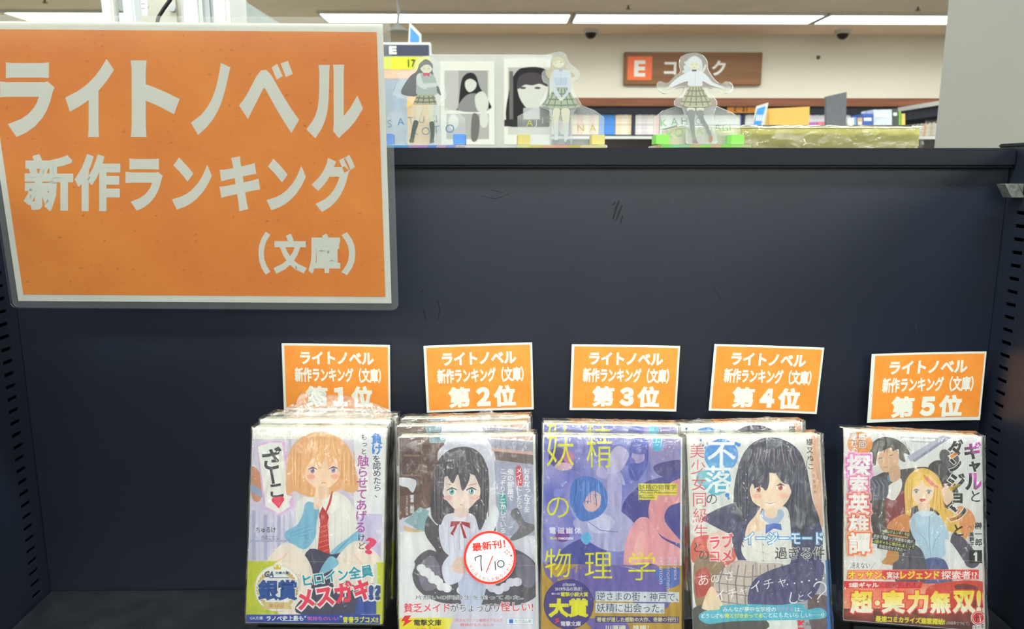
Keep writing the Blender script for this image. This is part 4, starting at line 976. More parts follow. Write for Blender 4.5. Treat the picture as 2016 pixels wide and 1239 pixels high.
def stand(label, root, n, t, lean):
    """black metal stand: horizontal ledge, leaning back plate, two feet"""
    m = root.matrix_world; o = m.translation; yaw = math.atan2(m.col[0].y, m.col[0].x)
    rz = Matrix.Rotation(yaw, 4, 'Z'); base = Matrix.Translation((o.x, o.y, ZF)) @ rz
    s_ = bpy.data.objects.new('book_stand', None); C.objects.link(s_); s_.matrix_world = base; s_.empty_display_size = .01; tag(s_, label, 'stand')
    hz = o.z - ZF - .0032; dp = n * (t + .0042) / math.cos(R(lean)) + .006
    bm = bmesh.new(); box(bm, -.045, .045, -.001, dp + .004, hz - .003, hz, .0005); from_bm('ledge', bm, M['stand'], s_)
    bm = bmesh.new(); box(bm, -.04, .04, 0, .10, -.0025, 0)
    bmesh.ops.transform(bm, matrix=Matrix.Translation((0, dp + .0065, hz - .003)) @ Matrix.Rotation(R(90 - lean), 4, 'X'), verts=bm.verts); from_bm('back_plate', bm, M['stand'], s_)
    for sx in (-1, 1):
        bm = bmesh.new(); box(bm, sx * .036 - .003, sx * .036 + .003, .004, dp, .0031, hz - .0031); from_bm('leg', bm, M['stand'], s_)
    bm = bmesh.new(); box(bm, -.042, .042, -.004, .06, .0003, .003, .0005); from_bm('foot_plate', bm, M['stand'], s_)
    return s_
def soft(a, b, sx=.02, sy=.02, sd=0):
    """print ground that drifts between two colours"""
    def f(x, y):
        k = .5 + .9 * noise.noise((x * sx, y * sy, sd)); k = max(0, min(1, k)); return tuple(p + (q - p) * k for p, q in zip(a, b))
    return f
def grad(y0, y1, a, b):
    def f(x, y): k = max(0, min(1, (y - y0) / (y1 - y0))); return tuple(p + (q - p) * k for p, q in zip(a, b))
    return f
def eye(A, x, y, wd, c, dk):
    A.ell(x, y, wd, wd * .75, (232, 230, 226)); A.ell(x, y, wd * .6, wd * .75, c); A.ell(x, y - wd * .1, wd * .28, wd * .36, dk); A.ell(x - wd * .2, y - wd * .3, wd * .15, wd * .15, (240, 240, 240)); A.line([(x - wd * 1.2, y - wd * .3), (x, y - wd * .95), (x + wd * 1.2, y - wd * .4)], wd * .32, dk)
def strands(A, x0, x1, y0, y1, n, c, bend=0, seed=1, wd=4):
    r = random.Random(seed)
    for k in range(n):
        u = (k + .5) / n; x = x0 + (x1 - x0) * u + r.uniform(-4, 4); b = bend * (u - .5) * 2
        A.line([(x, y0 + r.uniform(0, 20)), (x + b * .3, (y0 + y1) / 2), (x + b, y1 - r.uniform(0, 30))], wd * r.uniform(.5, 1.2), c[k % len(c)])

# ---------------------------------------------------------------- first novel: white, pink and teal lettering
def art1(A):
    A.grid(30, 180, 800, 1240, 18, 26, soft((212, 208, 220), (196, 188, 212), .006, .006))
    A.rect(30, 180, 800, 250, (226, 225, 218))
    for j in range(3):
        for i in range(26): A.ell(86 + i * 28 + (j % 2) * 14, 212 + j * 14, 2.2, 2.2, (176, 174, 172), n=6)
    A.rect(600, 180, 800, 900, (222, 222, 224)); A.grid(620, 640, 800, 900, 4, 6, soft((206, 200, 222), (190, 184, 214), .01, .01, 3))
    A.poly([(60, 400), (112, 430), (118, 560), (70, 560)], (200, 140, 106)); A.poly([(60, 480), (122, 520), (122, 552), (60, 520)], (150, 160, 190)); A.rect(262, 250, 272, 860, (190, 192, 214))
    for k, x in enumerate((70, 102, 130, 176, 200, 230)): A.rect(x, 620 + 12 * (k % 3), x + (10 if k % 2 else 18), 880, ((172, 172, 200), (190, 186, 210))[k % 2])
    A.rect(60, 775, 250, 786, (168, 168, 196))
    # balloon
    A.poly([(92, 282), (160, 258), (236, 262), (280, 540), (292, 600), (214, 650), (132, 612)], (214, 176, 214), False)
    A.poly([(100, 290), (165, 268), (225, 270), (262, 545), (280, 548), (262, 575), (268, 600), (210, 638), (140, 600)], (228, 228, 224), False)
    # plain figure: pale orange hair, white shirt, blue cardigan
    A.poly([(296, 700), (305, 580), (360, 545), (430, 520), (520, 530), (590, 590), (622, 720), (590, 880), (370, 890), (300, 800)], (224, 222, 216))
    A.poly([(250, 540), (246, 430), (262, 320), (320, 245), (420, 212), (520, 240), (580, 310), (610, 410), (624, 500), (590, 530), (520, 515), (430, 560), (330, 540), (290, 520)], (222, 172, 122))
    A.poly([(346, 350), (338, 430), (372, 485), (432, 514), (494, 485), (528, 430), (520, 350), (430, 320)], (236, 208, 182))
    A.poly([(408, 500), (462, 500), (470, 545), (432, 566), (400, 545)], (230, 198, 172))
    A.poly([(320, 430), (330, 320), (380, 262), (440, 250), (510, 268), (548, 330), (546, 440), (520, 420), (508, 350), (470, 398), (452, 340), (420, 408), (392, 346), (352, 400), (342, 440)], (228, 182, 132))
    strands(A, 262, 330, 300, 520, 7, [(206, 150, 104), (236, 200, 150)], -8, 2); strands(A, 536, 606, 310, 515, 7, [(204, 150, 102), (238, 204, 150)], 10, 3); strands(A, 350, 520, 236, 360, 12, [(208, 156, 108), (240, 204, 156)], 30, 4, 3)
    A.ell(376, 446, 22, 12, (236, 176, 160)); A.ell(500, 446, 22, 12, (236, 176, 160)); eye(A, 384, 415, 19, (158, 130, 180), (96, 76, 100)); eye(A, 492, 412, 19, (158, 130, 180), (96, 76, 100)); A.line([(428, 480), (442, 476), (455, 480)], 3, (150, 90, 80))
    for k in range(8): A.line([(330 + k * 34, 620), (326 + k * 35, 740), (336 + k * 32, 860)], 3, (196, 196, 200))
    A.poly([(352, 560), (400, 548), (436, 610), (392, 640), (366, 600)], (232, 230, 226), False); A.poly([(470, 540), (520, 545), (530, 600), (484, 640), (440, 610)], (232, 230, 226), False)
    A.poly([(345, 590), (372, 576), (418, 606), (404, 690), (398, 760), (352, 820), (300, 810), (244, 770), (246, 730), (300, 700), (330, 650)], (126, 180, 206))
    A.poly([(390, 600), (402, 500), (412, 500), (416, 560), (432, 590), (410, 616)], (236, 206, 182))
    A.poly([(625, 725), (560, 770), (486, 830), (420, 940), (452, 965), (520, 900), (580, 830), (630, 770)], (130, 184, 208))
    for k in range(5): A.line([(260 + k * 26, 745 + k * 6), (320 + k * 14, 720 + k * 16), (380, 700 + k * 20)], 3, (96, 150, 184)); A.line([(600 - k * 20, 750 + k * 18), (540 - k * 18, 800 + k * 22), (470 - k * 8, 880 + k * 14)], 3, (98, 152, 186))
    A.poly([(420, 652), (468, 652), (462, 690), (474, 850), (450, 900), (408, 850), (424, 690)], (196, 56, 54), False); A.poly([(418, 640), (436, 600), (462, 640), (470, 662), (418, 662)], (178, 44, 46), False); A.line([(486, 524), (474, 580), (446, 650)], 12, (190, 54, 54))
    for k in range(7): A.line([(416, 712 + k * 26), (470, 694 + k * 26)], 4, (226, 120, 96), False)
    # draped cream skirt cloth over the lap, dark folds between
    A.poly([(350, 840), (480, 850), (600, 860), (620, 1160), (300, 1160)], (66, 64, 90))
    A.poly([(30, 1160), (44, 1040), (110, 930), (170, 850), (232, 792), (290, 800), (340, 850), (380, 920), (380, 1000), (330, 1160)], (228, 216, 204)); A.poly([(490, 1000), (500, 890), (560, 810), (620, 780), (690, 820), (740, 880), (752, 1000), (640, 1120), (540, 1080)], (228, 216, 204))
    A.line([(170, 900), (230, 870), (262, 830)], 8, (236, 190, 172)); A.line([(600, 850), (640, 900), (660, 960)], 8, (236, 190, 172)); A.line([(250, 980), (290, 950), (320, 960)], 8, (222, 190, 176)); A.poly([(320, 1090), (420, 1060), (560, 1050), (640, 1010), (640, 1160), (320, 1160)], (72, 72, 96))
    A.line([(470, 860), (410, 960), (440, 900)], 10, (88, 84, 110)); A.poly([(476, 860), (420, 940), (440, 952), (520, 900)], (130, 184, 208))
    # lettering
    for c, x, y, e, r_ in (('ざ', 170, 358, 112, 8), ('ー', 176, 440, 96, 100), ('こ', 196, 518, 88, 8)): A.ch(c, x, y, e, (52, 56, 62), .03, r_)
    A.ell(190, 568, 19, 17, (226, 60, 96)); A.ell(218, 564, 19, 17, (226, 60, 96)); A.poly([(172, 574), (236, 568), (209, 612)], (226, 60, 96), False)
    A.col('負け', 718, 222, 332, 56, (56, 128, 206), .04); A.col('を認めたら、', 716, 335, 560, 42, (58, 58, 62), .012, 6)
    A.col('もっと', 650, 222, 335, 32, (58, 58, 62), .014); A.col('触らせてあげる', 648, 336, 738, 58, (170, 82, 160), .02, -16); A.col('けど', 638, 742, 828, 38, (58, 58, 62), .014); A.text('?', 652, 762, 714, 850, (222, 60, 104), .04, -8)
    A.text('ちゅるけ', 90, 708, 192, 738, (62, 62, 66), .012); A.text('Ill.', 86, 756, 104, 771, (120, 170, 220), 0); A.text('きのこむし', 118, 752, 210, 774, (70, 70, 74), 0)
    return A
def band1(A):
    A.rect(30, 870, 110, 1170, (192, 196, 50)); A.poly([(110, 870), (210, 880), (150, 930), (90, 990), (40, 1040), (40, 870)], (186, 192, 48), False); A.poly([(30, 1160), (150, 1050), (210, 1160)], (182, 190, 54), False)
    A.poly([(600, 1160), (640, 1000), (720, 1000), (770, 960), (790, 1160)], (60, 84, 160), False); A.rect(716, 870, 800, 1210, (200, 204, 52)); A.rect(700, 900, 722, 1090, (206, 206, 200))
    A.ell(202, 1026, 120, 122, (200, 196, 176)); A.ell(202, 1026, 117, 119, (228, 228, 224))
    for k in range(13):
        for sg in (-1, 1):
            a = R(90 + sg * (34 + k * 9.6)); x, y = 202 + 100 * math.cos(a) * 1, 1030 + 98 * math.sin(a); A.ell(x, y, 14, 5, (196, 164, 96), math.degrees(a) + 90 - sg * 35); A.ell(x * .94 + 202 * .06, y * .94 + 1030 * .06, 11, 4, (214, 184, 120), math.degrees(a) + 90 + sg * 30)
    A.poly([(184, 928), (182, 908), (192, 918), (202, 902), (212, 918), (222, 908), (220, 928)], (206, 180, 60), False)
    A.text('GA', 136, 936, 186, 968, (60, 84, 140), .04, 0, None, .2); A.text('文庫大賞', 190, 938, 262, 954, (60, 84, 140), .03); A.rect(160, 968, 262, 972, (60, 84, 140))
    A.text('銀賞', 100, 980, 306, 1090, (34, 78, 150), .05, 0, ((228, 228, 224), .03)); A.poly([(120, 1098), (282, 1098), (270, 1116), (282, 1134), (120, 1134), (132, 1116)], (206, 186, 130), False); A.text('第17回', 156, 1104, 238, 1128, (228, 218, 190), .05); A.text('第17回', 158, 1105, 236, 1127, (190, 130, 60), .02)
    for k in range(3): A.ell(186 + k * 14, 1144, 3, 3, (200, 180, 130), n=8)
    A.text('ヒロイン全員', 333, 925, 700, 992, (42, 152, 172), .03, 8.5, ((230, 230, 226), .07)); A.text('メスガキ', 300, 1000, 692, 1112, (224, 60, 92), .05, 9.5, ((230, 230, 226), .07)); A.text('!?', 676, 1008, 746, 1088, (56, 76, 146), .05, 0, ((230, 230, 226), .07))
    A.rect(20, 1162, 800, 1230, (46, 70, 162)); A.text('GA文庫', 60, 1171, 127, 1189, (214, 220, 232), .01); A.text('ラノベ史上最も', 145, 1168, 338, 1196, (230, 232, 236), .03); A.text('“', 342, 1168, 352, 1178, (230, 232, 236), .03); A.text('気持ちのいい', 356, 1171, 520, 1194, (214, 110, 190), .02); A.text('”', 526, 1168, 538, 1178, (230, 232, 236), .03); A.text('青春ラブコメ!!', 542, 1172, 726, 1206, (222, 222, 60), .04)
    return A
T1 = .015
a = art1(Art(470, 770, 2.6406)); b = band1(art1(Art(470, 770, 2.6406)))
spn = Art(0, 0, 1); spn.rect(0, 0, 1000, 1000, (224, 222, 218)); spn.rect(200, 560, 1000, 640, (210, 180, 160)); spn.rect(0, 690, 1000, 1000, (200, 204, 60))
for k, c in enumerate('負けを認めたら、もっと触らせてあげるけど'): spn.ch(c, 420, 120 + k * 17, 16, (52, 54, 60), .03, 0, None, 14)
spn.text('GA', 250, 30, 750, 55, (150, 150, 160), 0); spn.rect(300, 720, 500, 970, (60, 50, 50)); 
Q1 = (-.1432, .5592, -.271, 15.0, -.3, -1.6)
b1 = make_book('novel', 'front novel of the leftmost pile: blonde figure, red tie, teal and pink band lettering', Q1, T1, a, b, .047, (200, 204, 56), 1, spn)
b1b = behind(b1, T1, 1, 15, 'middle novel of the leftmost pile, dotted white strip showing above the front one', dx=-.0004, extra=.0003, dyaw=.1)
b1c = behind(b1, T1, 2, 15, 'rearmost novel of the leftmost pile, under a crumpled bunch of clear film', dx=.001, extra=-.002, dyaw=-.2)
g1 = gather(b1c, 'crumpled_film', (-.053, .052), BH - .002, [.0, .006, .021, .024, .019, .019, .017, .014, .009, .003], .03, 3, .008); g1['label'] = 'bunched loose clear film'
stand('black metal stand under the leftmost pile of novels', b1, 3, T1, 15)

# ---------------------------------------------------------------- second novel: figure in apron, red ribbon, round sticker
def art2(A):
    A.grid(60, 130, 860, 1300, 16, 24, soft((216, 214, 224), (200, 198, 214), .006, .006, 5))
    A.poly([(60, 150), (330, 150), (310, 330), (250, 560), (60, 640)], (112, 84, 76), False); A.poly([(70, 170), (190, 170), (200, 480), (80, 500)], (92, 66, 60), False); A.poly([(200, 200), (270, 190), (260, 420), (206, 430)], (102, 76, 68), False); A.rect(96, 270, 190, 280, (134, 104, 90)); A.rect(96, 380, 190, 390, (130, 100, 86))
    A.rect(240, 150, 330, 205, (120, 146, 158)); A.poly([(560, 150), (860, 150), (860, 195), (560, 175)], (196, 168, 156), False); A.poly([(560, 180), (860, 200), (860, 260), (590, 232)], (150, 150, 170), False); A.poly([(580, 232), (860, 258), (860, 276), (590, 250)], (206, 164, 150), False); A.poly([(600, 250), (860, 276), (860, 330), (610, 300)], (112, 96, 96), False)
    A.poly([(600, 300), (860, 330), (860, 720), (620, 720)], (164, 166, 188), False); A.poly([(74, 398), (165, 412), (150, 480), (118, 452), (78, 440)], (212, 212, 220)); A.poly([(100, 640), (190, 560), (280, 600), (230, 720)], (140, 170, 178), False); A.poly([(98, 664), (220, 700), (236, 735), (200, 756), (98, 684)], (204, 176, 136), False)
    A.poly([(80, 700), (300, 700), (300, 1300), (80, 1300)], (222, 222, 224), False)
    # dark stocking-like cloth on the bed
    A.poly([(690, 600), (730, 566), (770, 640), (822, 660), (812, 700), (720, 745), (690, 735), (740, 670)], (112, 110, 116))
    # dress and apron
    A.poly([(215, 700), (240, 600), (330, 560), (420, 540), (520, 560), (590, 600), (610, 690), (560, 740), (560, 860), (330, 860), (270, 790)], (86, 80, 88))
    A.poly([(150, 880), (230, 800), (330, 820), (560, 810), (700, 790), (820, 860), (850, 960), (830, 1060), (700, 1110), (500, 1100), (300, 1090), (170, 1010)], (92, 88, 98)); A.poly([(180, 900), (250, 830), (300, 900), (290, 1000), (210, 1020)], (128, 122, 138)); A.poly([(720, 830), (800, 850), (840, 940), (800, 1010), (730, 960)], (120, 116, 134))
    A.poly([(160, 870), (140, 960), (150, 1060), (230, 1120), (260, 1180), (80, 1200), (80, 900)], (220, 220, 224))
    A.poly([(300, 620), (340, 580), (420, 560), (500, 580), (560, 640), (560, 800), (500, 850), (350, 830), (298, 740)], (212, 212, 226))
    for k in range(7): A.line([(350 + k * 30, 640), (346 + k * 30, 740), (356 + k * 27, 820)], 3, (176, 176, 196))
    for k in range(10): a_ = k / 9; A.ell(196 + 90 * a_ * 1.6, 900 + 120 * a_ + 10 * math.sin(k * 2), 26, 22, (226, 226, 230)); A.ell(420 + 36 * k * .95, 1010 + 20 * math.sin(k * 1.3) - 30 * (a_ - .4), 28, 24, (214, 214, 226))
    A.poly([(235, 600), (262, 560), (300, 590), (290, 660), (262, 640)], (220, 220, 228)); A.poly([(560, 600), (600, 548), (628, 600), (600, 690), (566, 720)], (222, 222, 228))
    A.poly([(370, 850), (440, 820), (520, 850), (560, 960), (520, 1120), (430, 1120), (400, 980)], (190, 196, 218)); A.poly([(350, 830), (420, 800), (450, 860), (420, 960), (340, 990), (310, 900)], (212, 214, 228)); A.poly([(366, 880), (410, 836), (470, 880), (440, 926), (380, 920)], (226, 196, 184))
    # ribbon, hair and plain face with white cap band
    A.poly([(296, 320), (290, 250), (360, 196), (450, 186), (530, 214), (584, 280), (600, 400), (580, 450), (550, 300), (440, 214), (330, 250)], (204, 204, 218))
    A.poly([(250, 600), (258, 420), (280, 320), (340, 250), (430, 225), (510, 250), (560, 330), (575, 460), (560, 600), (520, 690), (480, 600), (340, 600), (300, 660)], (78, 72, 82))
    A.poly([(318, 400), (312, 470), (350, 540), (420, 592), (490, 540), (530, 470), (520, 400), (420, 370)], (232, 212, 204)); A.poly([(385, 570), (455, 570), (450, 610), (415, 630), (385, 610)], (222, 200, 192))
    A.poly([(290, 470), (300, 330), (360, 262), (440, 250), (520, 290), (548, 380), (540, 480), (500, 400), (470, 330), (462, 410), (424, 470), (400, 380), (370, 430), (330, 380), (318, 470)], (84, 78, 88))
    strands(A, 264, 318, 330, 640, 7, [(116, 106, 116), (58, 54, 62)], -6, 5); strands(A, 520, 574, 330, 640, 7, [(128, 114, 122), (60, 56, 64)], 6, 6); strands(A, 320, 520, 255, 400, 14, [(110, 110, 124), (62, 58, 66)], 30, 7, 4)
    A.ell(345, 510, 26, 14, (232, 184, 180)); A.ell(494, 508, 26, 14, (232, 184, 180)); eye(A, 366, 475, 23, (96, 176, 184), (56, 56, 66)); eye(A, 474, 474, 23, (96, 176, 184), (56, 56, 66)); A.line([(410, 548), (426, 548)], 4, (190, 110, 104)); A.line([(336, 432), (378, 440)], 3, (90, 80, 84)); A.line([(460, 440), (504, 430)], 3, (90, 80, 84))
    A.poly([(370, 610), (410, 622), (450, 612), (440, 640), (380, 640)], (222, 222, 230), False)
    A.poly([(412, 640), (362, 640), (356, 672), (405, 656)], (168, 50, 58), False); A.poly([(416, 640), (466, 648), (468, 680), (420, 656)], (168, 50, 58), False); A.poly([(402, 650), (372, 720), (358, 708), (392, 650)], (160, 44, 52), False); A.poly([(420, 652), (450, 736), (432, 732), (410, 652)], (160, 44, 52), False)
    # titles
    A.poly([(722, 342), (748, 336), (760, 400), (756, 440), (730, 450), (722, 400)], (206, 76, 92)); A.poly([(632, 492), (660, 488), (672, 560), (656, 590), (634, 580)], (74, 160, 156))
    wh = (232, 232, 236); ou = ((112, 112, 134), .035)
    A.col('好きだった子を', 783, 345, 592, 35, wh, .022, 0); A.col('メイドにしたら、', 739, 342, 604, 33, wh, .022, 2); A.col('俺の部屋で', 692, 348, 528, 35, wh, .022, 0); A.col('こっそりナニかしている', 648, 345, 708, 33, wh, .022, 2)
    A.col('著者：鏡遊', 144, 494, 596, 22, wh, .02, 2); A.col('イラスト：ひげ猫', 116, 496, 606, 14, wh, 0)
    A.text('片想いの同級生を雇ってみた。', 162, 1050, 762, 1074, (70, 84, 92), 0, 0, ((226, 226, 230), .05))
    A.text('貧乏メイド', 100, 1094, 355, 1146, (226, 60, 84), .015, 0, ((230, 230, 232), .05)); A.text('がちょっぴり', 360, 1096, 628, 1142, (56, 56, 62), .0, 0, ((230, 230, 232), .05)); A.text('怪しい!', 634, 1088, 818, 1140, (226, 70, 88), .01, 0, ((230, 230, 232), .05))
    A.rect(60, 1176, 320, 1300, (222, 214, 40)); A.poly([(320, 1176), (372, 1176), (330, 1300), (320, 1300)], (226, 220, 90), False); A.poly([(140, 1162), (104, 1164), (84, 1196), (106, 1194), (92, 1226), (150, 1188), (124, 1188)], (214, 40, 44), False)
    A.text('電撃文庫', 155, 1184, 308, 1220, (36, 36, 40), .02); A.text('好きなコと一つ屋根の下なんて', 386, 1180, 648, 1198, (224, 110, 124), .01); A.text('精神がもたない!?', 412, 1206, 598, 1224, (224, 110, 124), .01); A.rect(60, 1230, 320, 1300, (222, 214, 40)); A.text('恋愛主従', 160, 1234, 300, 1262, (214, 60, 60), .02)
    A.rect(670, 1178, 820, 1214, (150, 164, 190)); A.rect(672, 1180, 818, 1212, (222, 226, 230)); A.rect(684, 1184, 706, 1206, (60, 110, 190)); A.text('カクヨム発', 716, 1186, 806, 1205, (90, 100, 116), 0)
    return A
T2 = .013
a = art2(Art(760, 800, 2.822)); b = art2(Art(760, 800, 2.822))
for A in (a, b): pass
Q2 = (-.0243, .5437, -.2726, 15.6, 1.6, -3.5)
b2 = make_book('novel', 'front novel with a dark-haired figure in white apron and red-ringed round sticker', Q2, T2, a, b, .052, (218, 218, 222), 2, None)
b2b = behind(b2, T2, 1, 15.6, 'middle novel of the apron-figure pile, strip of cover showing above the front one', dx=-.0040, extra=.0030, dyaw=.5)
b2c = behind(b2, T2, 2, 15.6, 'rearmost novel of the apron-figure pile with film knotted on its top edge', dx=-.0045, extra=.0028, dyaw=-.1)
g2 = gather(b2c, 'crumpled_film', (-.048, .050), BH - .001, [.0, .002, .002, .001, .002, .003, .009, .002, .002, .0], .01, 8, .0); g2['label'] = 'knot of loose clear film'
stand('black metal stand under the pile of apron-figure novels', b2, 3, T2, 15.6)
# the round sticker sits on the film of the front novel
fn2 = plane_fn(b2.matrix_world @ Matrix.Translation((0, 0, .0040)))
stA = Art(770, 1039, 6.194); rd = (222, 44, 34)
stA.ell(1205, 367, 320, 326, rd, n=64); stA.ell(1205, 367, 290, 296, (226, 228, 224), n=64)
stA.text('最新刊！', 985, 165, 1395, 272, rd, .028, 7); ik = (40, 42, 46)
stA.line([(1024, 372), (1030, 410)], 13, ik, False); stA.line([(1020, 372), (1060, 352), (1102, 342)], 13, ik, False); stA.line([(1100, 342), (1094, 400), (1096, 460), (1106, 530)], 14, ik, False)
stA.line([(1240, 345), (1200, 450), (1160, 550)], 13, rd, False); stA.line([(1266, 410), (1270, 470), (1276, 524)], 13, ik, False); stA.ring(1338, 444, 40, 13, ik)
for x, y, r_ in ((1412, 300, 44), (1438, 238, 24)):
    stA.poly([(x - r_, y), (x - r_ * .25, y - r_ * .25), (x, y - r_), (x + r_ * .25, y - r_ * .25), (x + r_, y), (x + r_ * .25, y + r_ * .25), (x, y + r_), (x - r_ * .25, y + r_ * .25)], (226, 90, 80), False); stA.ell(x, y, r_ * .3, r_ * .3, (226, 228, 224))
msg = '下のほうからお取りください★'
for k, c in enumerate(msg):
    an = R(156 - k * 12.4); stA.ch(c, 1205 + 262 * math.cos(an), 367 + 268 * math.sin(an), 46, rd, .02, 90 - math.degrees(an))
bm = bmesh.new(); pc = fn2(np.array([[770 + 1205 / 6.194, 1039 + 367 / 6.194], [770 + 1525 / 6.194, 1039 + 367 / 6.194]])); rad = pc[1][0] - pc[0][0]
bmesh.ops.create_cone(bm, cap_ends=True, segments=64, radius1=rad, radius2=rad, depth=.0003, matrix=Matrix.Translation((pc[0][0], pc[0][1], .0038)))
sto = from_bm('round_sticker', bm, M['card_white'], b2); sto['label'] = 'round white sticker with a thick red ring'
print_mesh('sticker_print', stA, fn2, (-1, -1, 1, 1), lambda u, v, z: (u, v, z + .0040), sto, M['print_flat'], dz=.000007)

# ---------------------------------------------------------------- third novel: violet, thin yellow title
def art3(A):
    A.grid(60, 140, 900, 1310, 22, 30, soft((98, 104, 186), (166, 160, 206), .008, .007, 2))
    A.poly([(600, 170), (870, 170), (870, 400), (760, 420), (690, 330)], (150, 140, 186)); A.poly([(560, 250), (590, 180), (660, 190), (660, 330), (600, 420), (560, 380)], (84, 92, 176)); A.ell(610, 282, 38, 36, (172, 160, 200)); A.poly([(690, 190), (730, 170), (745, 230), (700, 250)], (80, 180, 214)); A.poly([(700, 330), (850, 300), (860, 380), (740, 390)], (84, 76, 140))
    A.poly([(520, 560), (620, 440), (760, 390), (870, 380), (870, 900), (640, 880), (560, 700)], (76, 74, 150)); A.poly([(240, 760), (440, 700), (400, 880), (240, 900), (80, 900), (140, 850)], (78, 80, 158)); A.poly([(270, 640), (240, 560), (290, 540), (320, 620)], (150, 160, 210))
    for k in range(14): r_ = random.Random(k + 40); x, y = r_.uniform(90, 850), r_.uniform(200, 880); A.poly([(x, y), (x + r_.uniform(20, 60), y - r_.uniform(5, 30)), (x + r_.uniform(50, 90), y + r_.uniform(10, 60)), (x + 10, y + r_.uniform(20, 50))], ((130, 136, 204), (178, 172, 214), (104, 108, 186))[k % 3])
    # plain figure: blue bob, lilac dress with long sleeves, rose drapery at the right
    A.poly([(446, 600), (440, 470), (450, 360), (510, 360), (520, 480), (505, 600)], (176, 170, 208)); A.poly([(440, 370), (445, 290), (480, 230), (520, 225), (560, 270), (520, 350), (480, 370)], (190, 182, 214))
    A.poly([(250, 640), (330, 590), (450, 560), (560, 620), (600, 700), (540, 800), (430, 800), (350, 760), (280, 700)], (172, 172, 208))
    A.poly([(330, 640), (420, 600), (480, 640), (440, 700), (360, 700)], (196, 196, 222)); A.line([(330, 640), (400, 690), (500, 700)], 4, (100, 100, 160))
    A.poly([(530, 900), (540, 760), (580, 660), (630, 616), (690, 640), (740, 730), (850, 800), (850, 905), (640, 870), (570, 905)], (220, 160, 168)); A.poly([(670, 620), (680, 520), (720, 470), (860, 400), (860, 520), (780, 560), (760, 640), (850, 760), (740, 720)], (216, 150, 160)); A.poly([(570, 880), (590, 780), (620, 700), (650, 720), (630, 860)], (228, 178, 176))
    A.poly([(232, 540), (236, 450), (270, 400), (340, 390), (410, 430), (440, 500), (430, 570), (380, 620), (300, 640), (262, 600)], (76, 118, 190)); A.poly([(300, 500), (350, 460), (400, 480), (398, 550), (360, 586), (316, 570)], (220, 178, 178)); A.poly([(262, 540), (280, 450), (340, 415), (400, 450), (402, 490), (360, 470), (320, 510), (296, 560)], (84, 128, 200))
    strands(A, 262, 420, 405, 560, 12, [(60, 96, 168), (116, 160, 216)], 20, 9, 4); eye(A, 330, 535, 9, (90, 130, 190), (70, 60, 100)); eye(A, 374, 500, 9, (90, 130, 190), (70, 60, 100)); A.line([(368, 545), (378, 541)], 3, (170, 90, 110))
    A.ell(165, 285, 52, 56, (84, 66, 140)); A.ell(225, 285, 30, 36, (190, 120, 160)); A.ell(196, 335, 50, 22, (206, 170, 190)); A.poly([(290, 730), (330, 700), (350, 740), (320, 770)], (96, 180, 220)); A.ell(190, 720, 40, 36, (120, 70, 150))
    A.poly([(90, 870), (160, 1000), (300, 900), (420, 880), (560, 900), (700, 950), (780, 1060), (700, 1130), (560, 1080), (420, 1060), (300, 1100), (240, 1180), (520, 1180), (560, 1320), (420, 1320)], (112, 100, 170))
    ye = (226, 222, 50)
    for c, x0, y0, x1, y1 in (('妖', 102, 116, 254, 335), ('精', 325, 115, 465, 342), ('の', 103, 506, 226, 620), ('物', 92, 792, 236, 952), ('理', 313, 812, 465, 956), ('学', 556, 810, 705, 968)): A.text(c, x0, y0, x1, y1, ye, -.004)
    A.rect(612, 430, 828, 466, (222, 214, 56)); A.text('妖精の物理学', 617, 435, 822, 464, (40, 38, 60), 0); A.rect(612, 470, 826, 494, (222, 214, 56)); A.text('-PHysics PHenomenon', 616, 474, 824, 490, (50, 46, 60), .01); A.rect(612, 497, 716, 520, (222, 214, 56)); A.text('PHantom-', 616, 500, 706, 514, (50, 46, 60), .01)
    for k, c in enumerate('電磁幽体'): A.ch(c, 135 + k * 47, 692, 38, (226, 224, 236), .02)
    A.text('Illust:', 122, 726, 164, 740, ye, .01); A.text('necomi', 168, 724, 250, 742, (226, 226, 236), .03)
    for c, x, y1_ in (('PHysics', 816, 965), ('PHenomenon', 780, 1062), ('PHantom', 740, 988)): A.text(c, x - (y1_ - 840) / 2, (840 + y1_) / 2 - 12, x + (y1_ - 840) / 2, (840 + y1_) / 2 + 12, (206, 200, 224), 0, -90)
    return A
